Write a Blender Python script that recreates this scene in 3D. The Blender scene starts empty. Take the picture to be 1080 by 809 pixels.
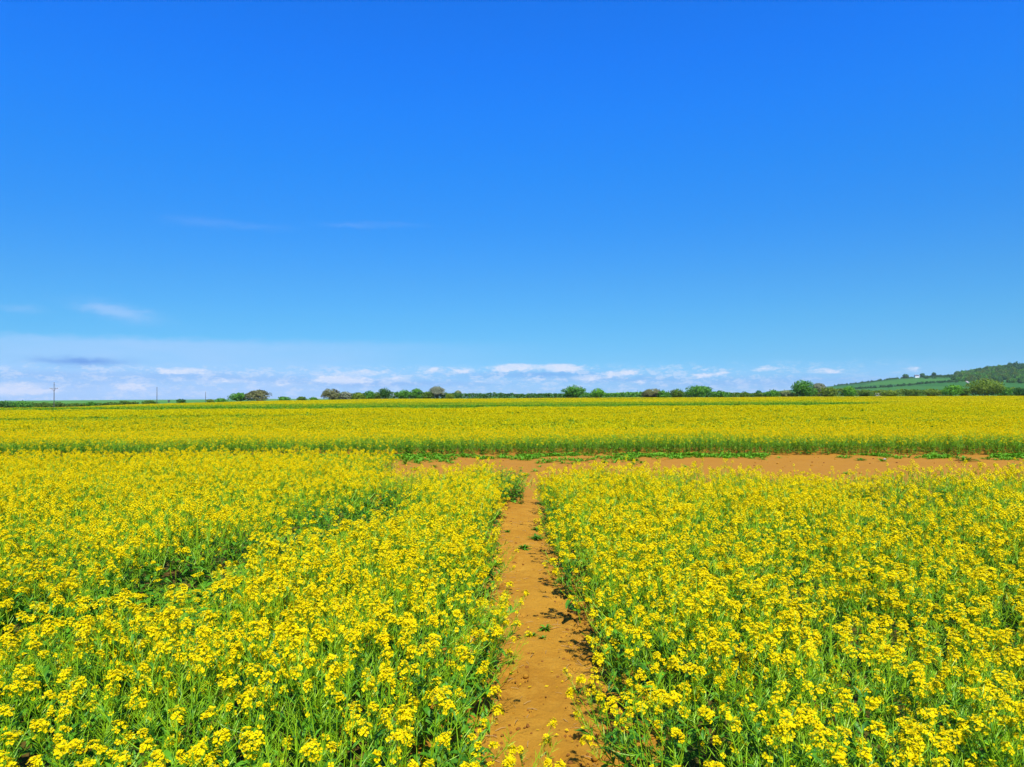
import bpy, math, random
import numpy as np
from mathutils import Vector, Matrix

sc = bpy.context.scene
COL = sc.collection
rng = np.random.default_rng(7)
random.seed(7)
F = 780.0 / 1080.0          # focal length / image width
EYE = 1.65
HROW = 419.0                # row of the true horizon at the middle of a 1080x809 frame
ROLL = 0.0062               # the horizon drops to the left by this many rows per column

# ------------------------------------------------------------------ camera
cam = bpy.data.cameras.new('camera')
cam.sensor_width = 36.0
cam.lens = 36.0 * F
cam.clip_start = 0.05
cam.clip_end = 20000.0
camo = bpy.data.objects.new('camera', cam)
COL.objects.link(camo)
camo.location = (0, 0, EYE)
camo.rotation_mode = 'QUATERNION'
camo.rotation_quaternion = (Matrix.Rotation(math.radians(90) + math.atan((HROW - 404.5) / 780.0), 4, 'X') @ Matrix.Rotation(-math.atan(ROLL), 4, 'Z')).to_quaternion()


def HR(px):
    return HROW - (px - 540) * ROLL


sc.camera = camo

# ------------------------------------------------------------------ exposure
sc.view_settings.view_transform = 'Standard'
sc.view_settings.look = 'None'
sc.view_settings.gamma = 1.0
sc.view_settings.use_curve_mapping = False
sc.view_settings.exposure = 0.45
sc.cycles.max_bounces = 6
sc.cycles.diffuse_bounces = 2
sc.cycles.transmission_bounces = 3
sc.cycles.volume_bounces = 0
sc.cycles.use_denoising = True
sc.cycles.denoiser = 'OPENIMAGEDENOISE'
sc.cycles.denoising_input_passes = 'RGB_ALBEDO_NORMAL'
sc.cycles.denoising_prefilter = 'ACCURATE'

# ------------------------------------------------------------------ sun
SUN_EL, SUN_AZ = 57.0, 168.0      # azimuth clockwise from +Y (behind the camera, slightly right)
sd = bpy.data.lights.new('sun', 'SUN')
sd.energy = 5.0
sd.angle = math.radians(0.5)
sd.color = (1.0, 0.955, 0.88)
so = bpy.data.objects.new('sun', sd)
COL.objects.link(so)
_e, _a = math.radians(SUN_EL), math.radians(SUN_AZ)
SUNV = Vector((math.cos(_e) * math.sin(_a), math.cos(_e) * math.cos(_a), math.sin(_e)))
so.rotation_euler = SUNV.to_track_quat('Z', 'Y').to_euler()

# ------------------------------------------------------------------ sky
world = bpy.data.worlds.new('World')
sc.world = world
world.use_nodes = True
nt = world.node_tree
nt.nodes.clear()


def N(tree, typ, **kw):
    n = tree.nodes.new(typ)
    for k, v in kw.items():
        setattr(n, k, v)
    return n


def mth(tree, op, a, b=None, c=None, clamp=False):
    n = tree.nodes.new('ShaderNodeMath')
    n.operation = op
    n.use_clamp = clamp
    for i, v in enumerate((a, b, c)):
        if v is None:
            continue
        if isinstance(v, (int, float)):
            n.inputs[i].default_value = v
        else:
            tree.links.new(v, n.inputs[i])
    return n.outputs[0]


def vmix(tree, fac, a, b, mode='MIX'):
    n = tree.nodes.new('ShaderNodeMix')
    n.data_type = 'RGBA'
    n.blend_type = mode
    n.clamp_factor = True
    for sock, v in ((n.inputs[0], fac), (n.inputs[6], a), (n.inputs[7], b)):
        if isinstance(v, (int, float)):
            sock.default_value = v
        elif isinstance(v, (tuple, list)):
            sock.default_value = tuple(v) + ((1,) if len(v) == 3 else ())
        else:
            tree.links.new(v, sock)
    return n.outputs[2]


HAZE = 0.00005
SKY_STRENGTH = 0.1
# colour of the clear air wanted at each height above the horizon (linear light), and
# the Nishita sky's own value there: their ratio tints the Sky Texture.
SKY_STOPS = [(0.3, (.225, .60, 1.26)), (2.9, (.205, .56, .99)), (4.3, (.195, .57, .95)), (5.8, (.185, .582, .95)), (8.7, (.165, .60, 1.03)),
             (12.9, (.115, .635, 1.24)), (17, (.085, .69, 1.47)), (21, (.07, .73, 1.73)), (24.7, (.06, .735, 1.89)), (28.2, (.06, .735, 1.92))]
sky = N(nt, 'ShaderNodeTexSky', sky_type='NISHITA', sun_disc=False)
sky.sun_elevation = _e
sky.sun_rotation = _a
sky.altitude = 50
sky.air_density = 1.0
sky.dust_density = 0.3
sky.ozone_density = 2.0
tc = N(nt, 'ShaderNodeTexCoord')
sep = N(nt, 'ShaderNodeSeparateXYZ')
nt.links.new(tc.outputs['Generated'], sep.inputs[0])
dx, dy, dz = sep.outputs
az = mth(nt, 'ARCTAN2', dx, dy)                      # radians, clockwise from +Y
hor = mth(nt, 'SQRT', mth(nt, 'ADD', mth(nt, 'MULTIPLY', dx, dx), mth(nt, 'MULTIPLY', dy, dy)))
el = mth(nt, 'ARCTAN2', dz, hor)
ramp = N(nt, 'ShaderNodeValToRGB')
ramp.color_ramp.interpolation = 'LINEAR'
ELMAX = 40.0
nt.links.new(mth(nt, 'DIVIDE', el, math.radians(ELMAX), clamp=True), ramp.inputs[0])
cr = ramp.color_ramp
while len(cr.elements) < len(SKY_STOPS):
    cr.elements.new(0.5)
for e_, (deg, c_) in zip(cr.elements, SKY_STOPS):
    e_.position = deg / ELMAX
for e_, (deg, c_) in zip(cr.elements, SKY_STOPS):
    e_.color = (*c_, 1)
clear = vmix(nt, 1.0, sky.outputs[0], ramp.outputs[0], 'MULTIPLY')

# clouds: a coordinate of (azimuth, elevation) in degrees, stirred by noise
R2D = 180 / math.pi
azd = mth(nt, 'MULTIPLY', az, R2D)
eld = mth(nt, 'MULTIPLY', el, R2D)
comb = N(nt, 'ShaderNodeCombineXYZ')
nt.links.new(mth(nt, 'MULTIPLY', azd, 0.55), comb.inputs[0])
nt.links.new(mth(nt, 'MULTIPLY', eld, 2.6), comb.inputs[1])


def noise(vec, scale, detail, rough=0.55, seed=0.0, color=False):
    n = N(nt, 'ShaderNodeTexNoise', noise_dimensions='4D')
    nt.links.new(vec, n.inputs['Vector'])
    n.inputs['W'].default_value = seed
    n.inputs['Scale'].default_value = scale
    n.inputs['Detail'].default_value = detail
    n.inputs['Roughness'].default_value = rough
    return n.outputs[1] if color else n.outputs[0]


comb2 = N(nt, 'ShaderNodeCombineXYZ')
nt.links.new(mth(nt, 'MULTIPLY', azd, 1.15), comb2.inputs[0])
nt.links.new(mth(nt, 'MULTIPLY', eld, 3.0), comb2.inputs[1])
stir = N(nt, 'ShaderNodeSeparateXYZ')
nt.links.new(noise(comb2.outputs[0], 0.8, 5, 0.62, 3.0, True), stir.inputs[0])
azs = mth(nt, 'ADD', azd, mth(nt, 'MULTIPLY', mth(nt, 'SUBTRACT', stir.outputs[0], 0.5), 3.2))
els = mth(nt, 'ADD', eld, mth(nt, 'MULTIPLY', mth(nt, 'SUBTRACT', stir.outputs[1], 0.5), 0.75))


def deg_of(px, row):
    u, v = (px - 540) / 780.0, (HR(px) - row) / 780.0
    return math.degrees(math.atan(u)), math.degrees(math.atan(v / math.sqrt(1 + u * u)))


def sstep(x, a, b):
    n = N(nt, 'ShaderNodeMapRange', interpolation_type='SMOOTHSTEP')
    nt.links.new(x, n.inputs[0])
    n.inputs[1].default_value = a
    n.inputs[2].default_value = b
    return n.outputs[0]


def blob(px, row, w, h, amp, slope=0.0):
    w *= 1.1
    a0, e0 = deg_of(px, row)
    wa, he = w / 13.6 / 2, h / 13.6 / 2
    X = mth(nt, 'SUBTRACT', azs, a0)
    Y = mth(nt, 'SUBTRACT', els, e0)
    if slope:
        Y = mth(nt, 'SUBTRACT', Y, mth(nt, 'MULTIPLY', X, slope))
    X = mth(nt, 'MULTIPLY', X, 1 / wa)
    Y = mth(nt, 'MULTIPLY', Y, 1 / he)
    r2 = mth(nt, 'ADD', mth(nt, 'MULTIPLY', X, X), mth(nt, 'MULTIPLY', Y, Y))
    return mth(nt, 'MULTIPLY', mth(nt, 'EXPONENT', mth(nt, 'MULTIPLY', r2, -1.0)), amp)


def total(items):
    s = None
    for it in items:
        b = blob(*it)
        s = b if s is None else mth(nt, 'ADD', s, b)
    return s


# pale veil low over the left horizon, thinning to the right
veil_n = noise(comb.outputs[0], 0.35, 5, 0.6, 11.0)
veil = mth(nt, 'MULTIPLY', sstep(els, 4.55, 3.85), sstep(azs, 6.0, -24.0))
veil = mth(nt, 'MULTIPLY', veil, mth(nt, 'ADD', mth(nt, 'MULTIPLY', veil_n, 0.7), 0.3))
low = mth(nt, 'MULTIPLY', sstep(els, 2.6, 1.6), 0.16)
veil = mth(nt, 'ADD', veil, low, clamp=True)
sky1 = vmix(nt, veil, clear, (2.8, 4.7, 7.4))
# blue-grey shaded undersides
shade = total([(88, 381, 60, 7, .95), (40, 396, 110, 9, .28), (190, 398, 130, 10, .3), (60, 405, 120, 7, .2),
               (395, 405, 120, 9, .34), (540, 396, 150, 8, .34), (640, 400, 130, 8, .34), (740, 404, 130, 10, .3),
               (860, 402, 120, 10, .26), (300, 401, 120, 9, .2), (480, 405, 120, 8, .24), (585, 394, 70, 6, .3)])
sky2 = vmix(nt, shade, sky1, (1.0, 2.6, 6.1))
# white tops
puffs = total([(14, 411, 60, 10, .9), (50, 413, 26, 5, .4), (130, 407, 22, 7, .8), (150, 409, 22, 5, .6), (178, 391, 26, 6, .75),
               (203, 391, 36, 6, .85), (222, 402, 60, 6, .5), (92, 406, 20, 5, .45), (72, 399, 24, 4, .3), (130, 418, 14, 7, .4),
               (295, 406, 44, 7, .45), (258, 402, 36, 5, .35), (352, 400, 40, 8, 1.0), (380, 393, 44, 6, .7), (376, 402, 30, 6, .6),
               (415, 400, 34, 7, .65), (460, 391, 20, 7, .7), (487, 391, 18, 7, .8), (536, 388, 34, 8, 1.0),
               (515, 403, 40, 6, .45), (585, 387, 56, 7, 1.0), (600, 390, 30, 5, .5), (562, 400, 50, 5, .45), (622, 399, 38, 8, .7),
               (650, 395, 16, 7, .7), (664, 392, 26, 9, .6), (672, 403, 26, 6, .45), (745, 396, 26, 6, .75), (768, 394, 22, 4, .4),
               (805, 390, 26, 5, .55), (712, 404, 30, 5, .4), (860, 393, 40, 5, .35), (877, 391, 16, 6, .8), (812, 388, 20, 4, .3),
               (963, 389, 14, 5, .65), (945, 393, 34, 4, .3), (700, 397, 24, 4, .3), (480, 410, 40, 4, .3), (440, 414, 40, 4, .3),
               (20, 405, 40, 4, .3), (330, 412, 40, 4, .3)])
wn = noise(comb2.outputs[0], 0.9, 5, 0.62, 5.0)
wf = noise(comb2.outputs[0], 2.6, 4, 0.6, 15.0)
small = mth(nt, 'MULTIPLY', sstep(mth(nt, 'ADD', mth(nt, 'MULTIPLY', wn, .65), mth(nt, 'MULTIPLY', wf, .35)), 0.47, 0.60), mth(nt, 'MULTIPLY', mth(nt, 'MULTIPLY', sstep(eld, 2.7, 2.0), sstep(azs, 34.0, 14.0)), 0.5))
puffs = mth(nt, 'MULTIPLY', puffs, mth(nt, 'ADD', mth(nt, 'MULTIPLY', wn, 1.0), mth(nt, 'MULTIPLY', wf, 0.95)))
puffs = mth(nt, 'MULTIPLY', sstep(puffs, 0.12, 0.85), 0.82)
puffs = mth(nt, 'ADD', puffs, small, clamp=True)
sky3 = vmix(nt, puffs, sky2, (5.3, 6.0, 7.3))
# faint high streaks
cirrus = total([(127, 329, 48, 12, .42, -.16), (100, 323, 24, 5, .16), (20, 325, 26, 6, .16), (210, 233, 48, 9, .07), (268, 238, 60, 6, .06),
                (372, 237, 46, 5, .1), (420, 236, 60, 4, .05)])
sky4 = vmix(nt, cirrus, sky3, (3.8, 5.0, 7.4))
bg = N(nt, 'ShaderNodeBackground')
bg.inputs[1].default_value = SKY_STRENGTH
nt.links.new(sky4, bg.inputs[0])
wo = N(nt, 'ShaderNodeOutputWorld')
nt.links.new(bg.outputs[0], wo.inputs[0])


# ================================================================== helpers
def hsh(ix, iy, s):
    h = (ix.astype(np.int64) * 374761393 + iy.astype(np.int64) * 668265263 + s * 2147483647) & 0xffffffff
    h = ((h ^ (h >> 13)) * 1274126177) & 0xffffffff
    h = (h ^ (h >> 16)) & 0xffffffff
    return h / 4294967295.0


def vnoise(x, y, s=0):
    x = np.asarray(x, float); y = np.asarray(y, float)
    ix, iy = np.floor(x), np.floor(y)
    fx, fy = x - ix, y - iy
    fx = fx * fx * (3 - 2 * fx); fy = fy * fy * (3 - 2 * fy)
    a = hsh(ix, iy, s); b = hsh(ix + 1, iy, s); c = hsh(ix, iy + 1, s); d = hsh(ix + 1, iy + 1, s)
    return (a * (1 - fx) + b * fx) * (1 - fy) + (c * (1 - fx) + d * fx) * fy


def fbm(x, y, s=0, octv=4):
    t = 0; a = 0.5
    for k in range(octv):
        t = t + a * vnoise(x * 2 ** k, y * 2 ** k, s + k * 17)
        a *= 0.5
    return t / (1 - 0.5 ** octv)


def ss(x, a, b):
    t = np.clip((np.asarray(x, float) - a) / (b - a), 0, 1)
    return t * t * (3 - 2 * t)


class MB:
    """collects vertices and polygons (quads and triangles) with a material index"""
    def __init__(s):
        s.v = []; s.q = []; s.t = []; s.qm = []; s.tm = []; s.n = 0

    def add(s, V, Q=None, T=None, m=0):
        V = np.asarray(V, float).reshape(-1, 3)
        s.v.append(V)
        if Q is not None and len(Q):
            Q = np.asarray(Q, int).reshape(-1, 4) + s.n
            s.q.append(Q); s.qm.append(np.full(len(Q), m))
        if T is not None and len(T):
            T = np.asarray(T, int).reshape(-1, 3) + s.n
            s.t.append(T); s.tm.append(np.full(len(T), m))
        s.n += len(V)

    def merge(s, o, M=None, m=None):
        V = np.concatenate(o.v) if o.v else np.zeros((0, 3))
        if M is not None:
            M = np.array(M)
            V = V @ M[:3, :3].T + M[:3, 3]
        base = s.n
        s.v.append(V); s.n += len(V)
        for q, qm in zip(o.q, o.qm):
            s.q.append(q + base); s.qm.append(qm if m is None else np.full(len(q), m))
        for t, tm in zip(o.t, o.tm):
            s.t.append(t + base); s.tm.append(tm if m is None else np.full(len(t), m))

    def mesh(s, name, mats, smooth=False):
        V = np.concatenate(s.v) if s.v else np.zeros((0, 3))
        Q = np.concatenate(s.q) if s.q else np.zeros((0, 4), int)
        T = np.concatenate(s.t) if s.t else np.zeros((0, 3), int)
        me = bpy.data.meshes.new(name)
        me.vertices.add(len(V)); me.vertices.foreach_set('co', V.astype(np.float32).ravel())
        nl = len(Q) * 4 + len(T) * 3
        me.loops.add(nl)
        me.loops.foreach_set('vertex_index', np.concatenate([Q.ravel(), T.ravel()]).astype(np.int32))
        me.polygons.add(len(Q) + len(T))
        st = np.concatenate([np.arange(len(Q)) * 4, len(Q) * 4 + np.arange(len(T)) * 3]).astype(np.int32)
        me.polygons.foreach_set('loop_start', st)
        mi = np.concatenate([np.concatenate(s.qm) if s.qm else np.zeros(0), np.concatenate(s.tm) if s.tm else np.zeros(0)])
        me.polygons.foreach_set('material_index', mi.astype(np.int32))
        me.polygons.foreach_set('use_smooth', np.full(len(Q) + len(T), smooth))
        for mt in mats:
            me.materials.append(mt)
        me.update(calc_edges=True)
        return me


def link(name, me, parent=None, loc=None):
    o = bpy.data.objects.new(name, me)
    COL.objects.link(o)
    if parent is not None:
        o.parent = parent
    if loc is not None:
        o.location = loc
    return o


def tag(o, label=None, cat=None, group=None, kind=None):
    if label: o['label'] = label
    if cat: o['category'] = cat
    if group: o['group'] = group
    if kind: o['kind'] = kind
    return o


def basis(n):
    n = np.asarray(n, float); n = n / (np.linalg.norm(n) + 1e-9)
    a = np.array([0, 0, 1.0]) if abs(n[2]) < 0.9 else np.array([1.0, 0, 0])
    e1 = np.cross(n, a); e1 /= np.linalg.norm(e1)
    return e1, np.cross(n, e1), n


def tube(mb, P, R, k=5, m=0, cap=False):
    P = np.asarray(P, float); n = len(P)
    D = np.gradient(P, axis=0)
    ring = []
    for p, d, r in zip(P, D, R):
        e1, e2, _ = basis(d)
        a = np.arange(k) * 2 * np.pi / k
        ring.append(p + r * (np.cos(a)[:, None] * e1 + np.sin(a)[:, None] * e2))
    V = np.concatenate(ring)
    Q = []
    for i in range(n - 1):
        for j in range(k):
            Q.append((i * k + j, i * k + (j + 1) % k, (i + 1) * k + (j + 1) % k, (i + 1) * k + j))
    T = []
    if cap:
        V = np.vstack([V, P[-1:]])
        T = [((n - 1) * k + j, (n - 1) * k + (j + 1) % k, n * k) for j in range(k)]
    mb.add(V, Q, T, m)


def bez(a, b, c, n):
    t = np.linspace(0, 1, n)[:, None]
    return (1 - t) ** 2 * a + 2 * t * (1 - t) * b + t * t * c


# ------------------------------------------------------------------ materials
def mat(name):
    m = bpy.data.materials.new(name)
    m.use_nodes = True
    m.node_tree.nodes.clear()
    return m, m.node_tree


def leafy(name, c1, c2, transl=0.35, rough=0.55, spec=0.25, world_var=None, sub=None):
    """thin vegetation: diffuse + gloss with some light let through, colour varied per piece"""
    m, t = mat(name)
    g = N(t, 'ShaderNodeNewGeometry')
    col = vmix(t, g.outputs['Random Per Island'], c1, c2)
    if world_var:
        n = N(t, 'ShaderNodeTexNoise'); n.inputs['Scale'].default_value = world_var[0]; n.inputs['Detail'].default_value = 3
        t.links.new(g.outputs['Position'], n.inputs['Vector'])
        mr = N(t, 'ShaderNodeMapRange'); t.links.new(n.outputs[0], mr.inputs[0])
        mr.inputs[1].default_value = 0.38; mr.inputs[2].default_value = 0.64
        col = vmix(t, mr.outputs[0], col, world_var[1])
    b = N(t, 'ShaderNodeBsdfPrincipled')
    t.links.new(col, b.inputs['Base Color'])
    b.inputs['Roughness'].default_value = rough
    b.inputs['Specular IOR Level'].default_value = spec
    tr = N(t, 'ShaderNodeBsdfTranslucent')
    t.links.new(col, tr.inputs[0])
    mx = N(t, 'ShaderNodeMixShader'); mx.inputs[0].default_value = transl
    t.links.new(b.outputs[0], mx.inputs[1]); t.links.new(tr.outputs[0], mx.inputs[2])
    o = N(t, 'ShaderNodeOutputMaterial'); t.links.new(mx.outputs[0], o.inputs[0])
    return m


def solid(name, c1, c2=None, scale=4.0, rough=0.8, spec=0.2, detail=4, bump=0.0):
    m, t = mat(name)
    b = N(t, 'ShaderNodeBsdfPrincipled')
    g = N(t, 'ShaderNodeTexCoord')
    n = N(t, 'ShaderNodeTexNoise'); n.inputs['Scale'].default_value = scale; n.inputs['Detail'].default_value = detail
    t.links.new(g.outputs['Object'], n.inputs['Vector'])
    mr = N(t, 'ShaderNodeMapRange'); t.links.new(n.outputs[0], mr.inputs[0])
    mr.inputs[1].default_value = 0.35; mr.inputs[2].default_value = 0.65
    t.links.new(vmix(t, mr.outputs[0], c1, c2 or c1), b.inputs['Base Color'])
    b.inputs['Roughness'].default_value = rough
    b.inputs['Specular IOR Level'].default_value = spec
    if bump:
        bp = N(t, 'ShaderNodeBump'); bp.inputs['Strength'].default_value = bump
        t.links.new(n.outputs[0], bp.inputs['Height']); t.links.new(bp.outputs[0], b.inputs['Normal'])
    o = N(t, 'ShaderNodeOutputMaterial'); t.links.new(b.outputs[0], o.inputs[0])
    return m


M_PETAL = leafy('yellow_petal', (0.82, 0.68, 0.001), (0.74, 0.52, 0.001), 0.26, 0.6, 0.05)
M_BUD = leafy('green_yellow_bud', (0.50, 0.48, 0.01), (0.30, 0.38, 0.015), 0.15, 0.6, 0.2)
M_STEM = leafy('green_stem', (0.38, 0.60, 0.010), (0.19, 0.41, 0.007), 0.15, 0.45, 0.35)
M_LEAF = leafy('rapeseed_leaf', (0.03, 0.14, 0.005), (0.12, 0.34, 0.008), 0.22, 0.5, 0.3)
M_PETAL_FAR = leafy('distant_petal', (0.73, 0.59, 0.001), (0.65, 0.465, 0.001), 0.25, 0.7, 0.04, (0.05, (0.62, 0.53, 0.001)))
M_LEAF_FAR = leafy('distant_leaf', (0.07, 0.25, 0.006), (0.16, 0.38, 0.01), 0.25, 0.6, 0.2)
PLANT_MATS = [M_PETAL, M_BUD, M_STEM, M_LEAF]
FAR_MATS = [M_PETAL_FAR, M_BUD, M_LEAF_FAR, M_LEAF_FAR]


def soil_material():
    m, t = mat('orange_soil')
    g = N(t, 'ShaderNodeNewGeometry')
    P = g.outputs['Position']

    def nz(scale, det, rough=0.6, dist=0.0):
        n = N(t, 'ShaderNodeTexNoise'); n.inputs['Scale'].default_value = scale
        n.inputs['Detail'].default_value = det; n.inputs['Roughness'].default_value = rough
        n.inputs['Distortion'].default_value = dist
        t.links.new(P, n.inputs['Vector']); return n.outputs[0]

    def rng_(x, a, b):
        r = N(t, 'ShaderNodeMapRange'); t.links.new(x, r.inputs[0])
        r.inputs[1].default_value = a; r.inputs[2].default_value = b; return r.outputs[0]
    col = vmix(t, rng_(nz(1.3, 6), .35, .65), (0.35, 0.160, 0.013), (0.45, 0.228, 0.020))
    col = vmix(t, mth(t, 'MULTIPLY', rng_(nz(6.0, 6, 0.65, 0.6), .5, .68), .55), col, (0.50, 0.27, 0.03))
    col = vmix(t, mth(t, 'MULTIPLY', rng_(nz(17.0, 5, 0.7), .58, .7), .5), col, (0.22, 0.08, 0.008))
    col = vmix(t, mth(t, 'MULTIPLY', rng_(nz(70.0, 4, 0.7), .5, .75), .35), col, (0.25, 0.10, 0.010))
    # the cross strip is redder
    sx = N(t, 'ShaderNodeSeparateXYZ'); t.links.new(P, sx.inputs[0])
    col = vmix(t, mth(t, 'MULTIPLY', rng_(sx.outputs[1], 9.5, 13.0), .75), col, (0.36, 0.158, 0.016))
    b = N(t, 'ShaderNodeBsdfPrincipled')
    t.links.new(col, b.inputs['Base Color'])
    b.inputs['Roughness'].default_value = 0.95
    b.inputs['Specular IOR Level'].default_value = 0.1
    h = mth(t, 'ADD', mth(t, 'MULTIPLY', nz(35, 6, 0.7), 0.6), mth(t, 'MULTIPLY', nz(120, 4, 0.7), 0.3))
    bp = N(t, 'ShaderNodeBump'); bp.inputs['Strength'].default_value = 1.0; bp.inputs['Distance'].default_value = 0.022
    t.links.new(h, bp.inputs['Height']); t.links.new(bp.outputs[0], b.inputs['Normal'])
    o = N(t, 'ShaderNodeOutputMaterial'); t.links.new(b.outputs[0], o.inputs[0])
    return m


M_SOIL = soil_material()
M_FIELDSOIL = solid('field_soil', (0.12, 0.06, 0.010), (0.05, 0.085, 0.008), 3.0)
M_GRASSLAND = solid('pasture', (0.055, 0.18, 0.015), (0.09, 0.22, 0.02), 0.02)
M_BARK = solid('bark', (0.11, 0.085, 0.06), (0.17, 0.13, 0.09), 3.0)
M_CLOD = solid('dark_clod', (0.15, 0.06, 0.012), (0.24, 0.10, 0.018), 30.0, 0.95, 0.1, 4, 0.5)
M_POLE = solid('tarred_pole', (0.07, 0.07, 0.08), (0.10, 0.095, 0.09), 2.0, 0.8)
M_STONE = solid('pale_stone', (0.65, 0.58, 0.48), (0.5, 0.42, 0.32), 20.0, 0.8, 0.2, 4, 0.3)


# ================================================================== terrain
_px = np.array([-400, 0, 60, 140, 270, 400, 600, 1080, 1500])
_row = np.array([434, 431.4, 429.8, 426.5, 423, 420.9, 419.7, 417.4, 416.5])
_z300 = EYE + (HR(_px) - _row) * 300 / 780 - 0.6


def H(x, y):
    x = np.asarray(x, float); y = np.asarray(y, float)
    px = 540 + 780 * x / np.maximum(y, 300.0)
    px3 = 540 + 780 * x / np.clip(y, 60, 300.0)
    z3 = np.interp(np.where(y < 300, px3, px), _px, _z300)
    near = z3 * ss(y, 78, 300)
    far = np.interp(px, [0, 400, 700], [-.9, .2, .9])
    return near * (1 - ss(y, 310, 900)) + far * ss(y, 310, 900)


PATH_L, PATH_R = -0.20, 0.50
path_l = lambda y: np.interp(y, [2, 5, 9, 11], [-.15, -.19, -.23, -.2])
path_r = lambda y: np.interp(y, [2, 5, 9, 11], [.56, .49, .44, .47])
STRIP_FAR = 21.2


def left_back(x):      # far edge of the crop block left of the path
    return np.where(x < -2.3, 14.6, 12.0 + 0.25 * (fbm(x * 1.3, 0 * x, 5) - .5) * 4)


def right_back(x):
    return 11.7 - 0.22 * x


def far_front(x):      # front edge of the field beyond the dirt strip
    return 21.2 - 0.10 * np.maximum(x, 0) + 0.05 * np.minimum(x, 0) + 0.5 * (fbm(x * .5, 0 * x, 9) - .5)


def grow(a, b, first, k):
    out = [a]; s = first
    while abs(out[-1] - a) < abs(b - a):
        out.append(out[-1] + math.copysign(s, b - a)); s *= k
    return out


xs = sorted(set(np.round(np.concatenate([
    np.arange(-1.0, 1.4, 0.022), np.arange(1.4, 18, 0.16), np.arange(-18, -1.0, 0.16),
    grow(18, 7000, 0.4, 1.16), grow(-18, -7000, 0.4, 1.16)]), 4)))
ys = sorted(set(np.round(np.concatenate([
    np.arange(1.6, 12, 0.03), np.arange(12, 24, 0.1), grow(24, 9000, 0.3, 1.07),
    grow(1.6, -60, 0.2, 1.3)]), 4)))
xs = np.array(xs); ys = np.array(ys)
GX, GY = np.meshgrid(xs, ys)
GZ = H(GX, GY)
nearm = (1 - ss(GY, 24, 30)) * (1 - ss(np.abs(GX), 18, 22)) * ss(GY, -2, 1.5)
micro = 0.035 * (fbm(GX * 1.6, GY * 1.1, 1, 3) - .5) + 0.013 * (fbm(GX * 7, GY * 6, 2, 4) - .5) + 0.012 * (fbm(GX * 22, GY * 20, 4, 3) - .5)
# the path is trodden: slightly dished, with crumbly shoulders
pc = (GX - 0.15) / 0.42
micro += 0.03 * np.clip(pc * pc - 0.5, 0, 1.2) * (GY < 13)
shoulder = np.exp(-((np.abs(GX - .15) - .33) / .14) ** 2) * (1 - ss(GY, 11, 12.5))
micro += shoulder * 0.045 * (np.clip(fbm(GX * 14, GY * 12, 8, 3), .35, .8) - .5)
# trodden holes
HOLES = []
for (px, row, r, d) in [(541, 614, .05, .03), (526, 627, .05, .03), (532, 634, .06, .035), (549, 649, .06, .03), (523, 643, .05, .04),
                        (540, 660, .05, .03), (600, 693, .06, .035), (597, 690, .05, .03), (594, 670, .05, .03), (603, 706, .05, .035),
                        (535, 711, .07, .04), (549, 717, .05, .035), (543, 721, .04, .03), (520, 702, .07, .04), (557, 752, .05, .03),
                        (543, 766, .07, .035), (601, 776, .07, .04), (583, 800, .08, .04), (618, 803, .06, .035), (530, 780, .06, .03),
                        (545, 800, .05, .03), (605, 650, .04, .03), (586, 655, .03, .02), (553, 632, .03, .02), (575, 610, .03, .015),
                        (610, 730, .06, .035), (515, 745, .06, .04), (570, 736, .04, .015), (596, 745, .04, .02), (560, 690, .03, .012)]:
    dd = EYE * 780 / (row - HR(px)); xx = (px - 540) / 780 * dd
    r *= .62; q = ((GX - xx) / r) ** 2 + ((GY - dd) / (r * 1.2)) ** 2
    HOLES.append((xx, dd, r)); micro += -d * .55 * np.exp(-q ** 1.5) + 0.006 * np.exp(-(np.sqrt(q) - 1.5) ** 2 * 6)
GZ = GZ + micro * nearm
nx, ny = len(xs), len(ys)
idx = np.arange(nx * ny).reshape(ny, nx)
quads = np.stack([idx[:-1, :-1], idx[:-1, 1:], idx[1:, 1:], idx[1:, :-1]], -1).reshape(-1, 4)
VV = np.stack([GX, GY, GZ], -1).reshape(-1, 3)
cx_ = (VV[quads[:, 0], 0] + VV[quads[:, 2], 0]) / 2
cy_ = (VV[quads[:, 0], 1] + VV[quads[:, 2], 1]) / 2
is_strip = (cy_ < 24) & (np.abs(cx_) < 20) & (cy_ > np.where(cx_ < 0.15, left_back(cx_) - .6, right_back(cx_) - .6))
is_path = (~is_strip) & (cx_ > PATH_L - .28) & (cx_ < PATH_R + .22) & (cy_ > -1) & (cy_ < 13)
rest = ~(is_strip | is_path)


def piece(name, mask, mats, mi=None):
    Q = quads[mask]
    u, inv = np.unique(Q, return_inverse=True)
    mb = MB()
    mb.add(VV[u], inv.reshape(-1, 4))
    if mi is not None:
        mb.qm = [mi[mask]]
    return tag(link(name, mb.mesh(name, mats, True)), kind='structure')


near_soil = (cy_ < 40)
piece('dirt_path', is_path, [M_SOIL])
piece('dirt_track', is_strip, [M_SOIL])
piece('ground', rest, [M_SOIL, M_FIELDSOIL, M_GRASSLAND], np.where(cy_ < 24, 1, np.where(cy_ < 300, 1, 2)))


def at(px, row, depth):
    """a point seen at (px,row) of the 1080x809 frame, that many metres in front"""
    return Vector(((px - 540) / 780 * depth, depth, EYE + (HR(px) - row) / 780 * depth))


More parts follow.
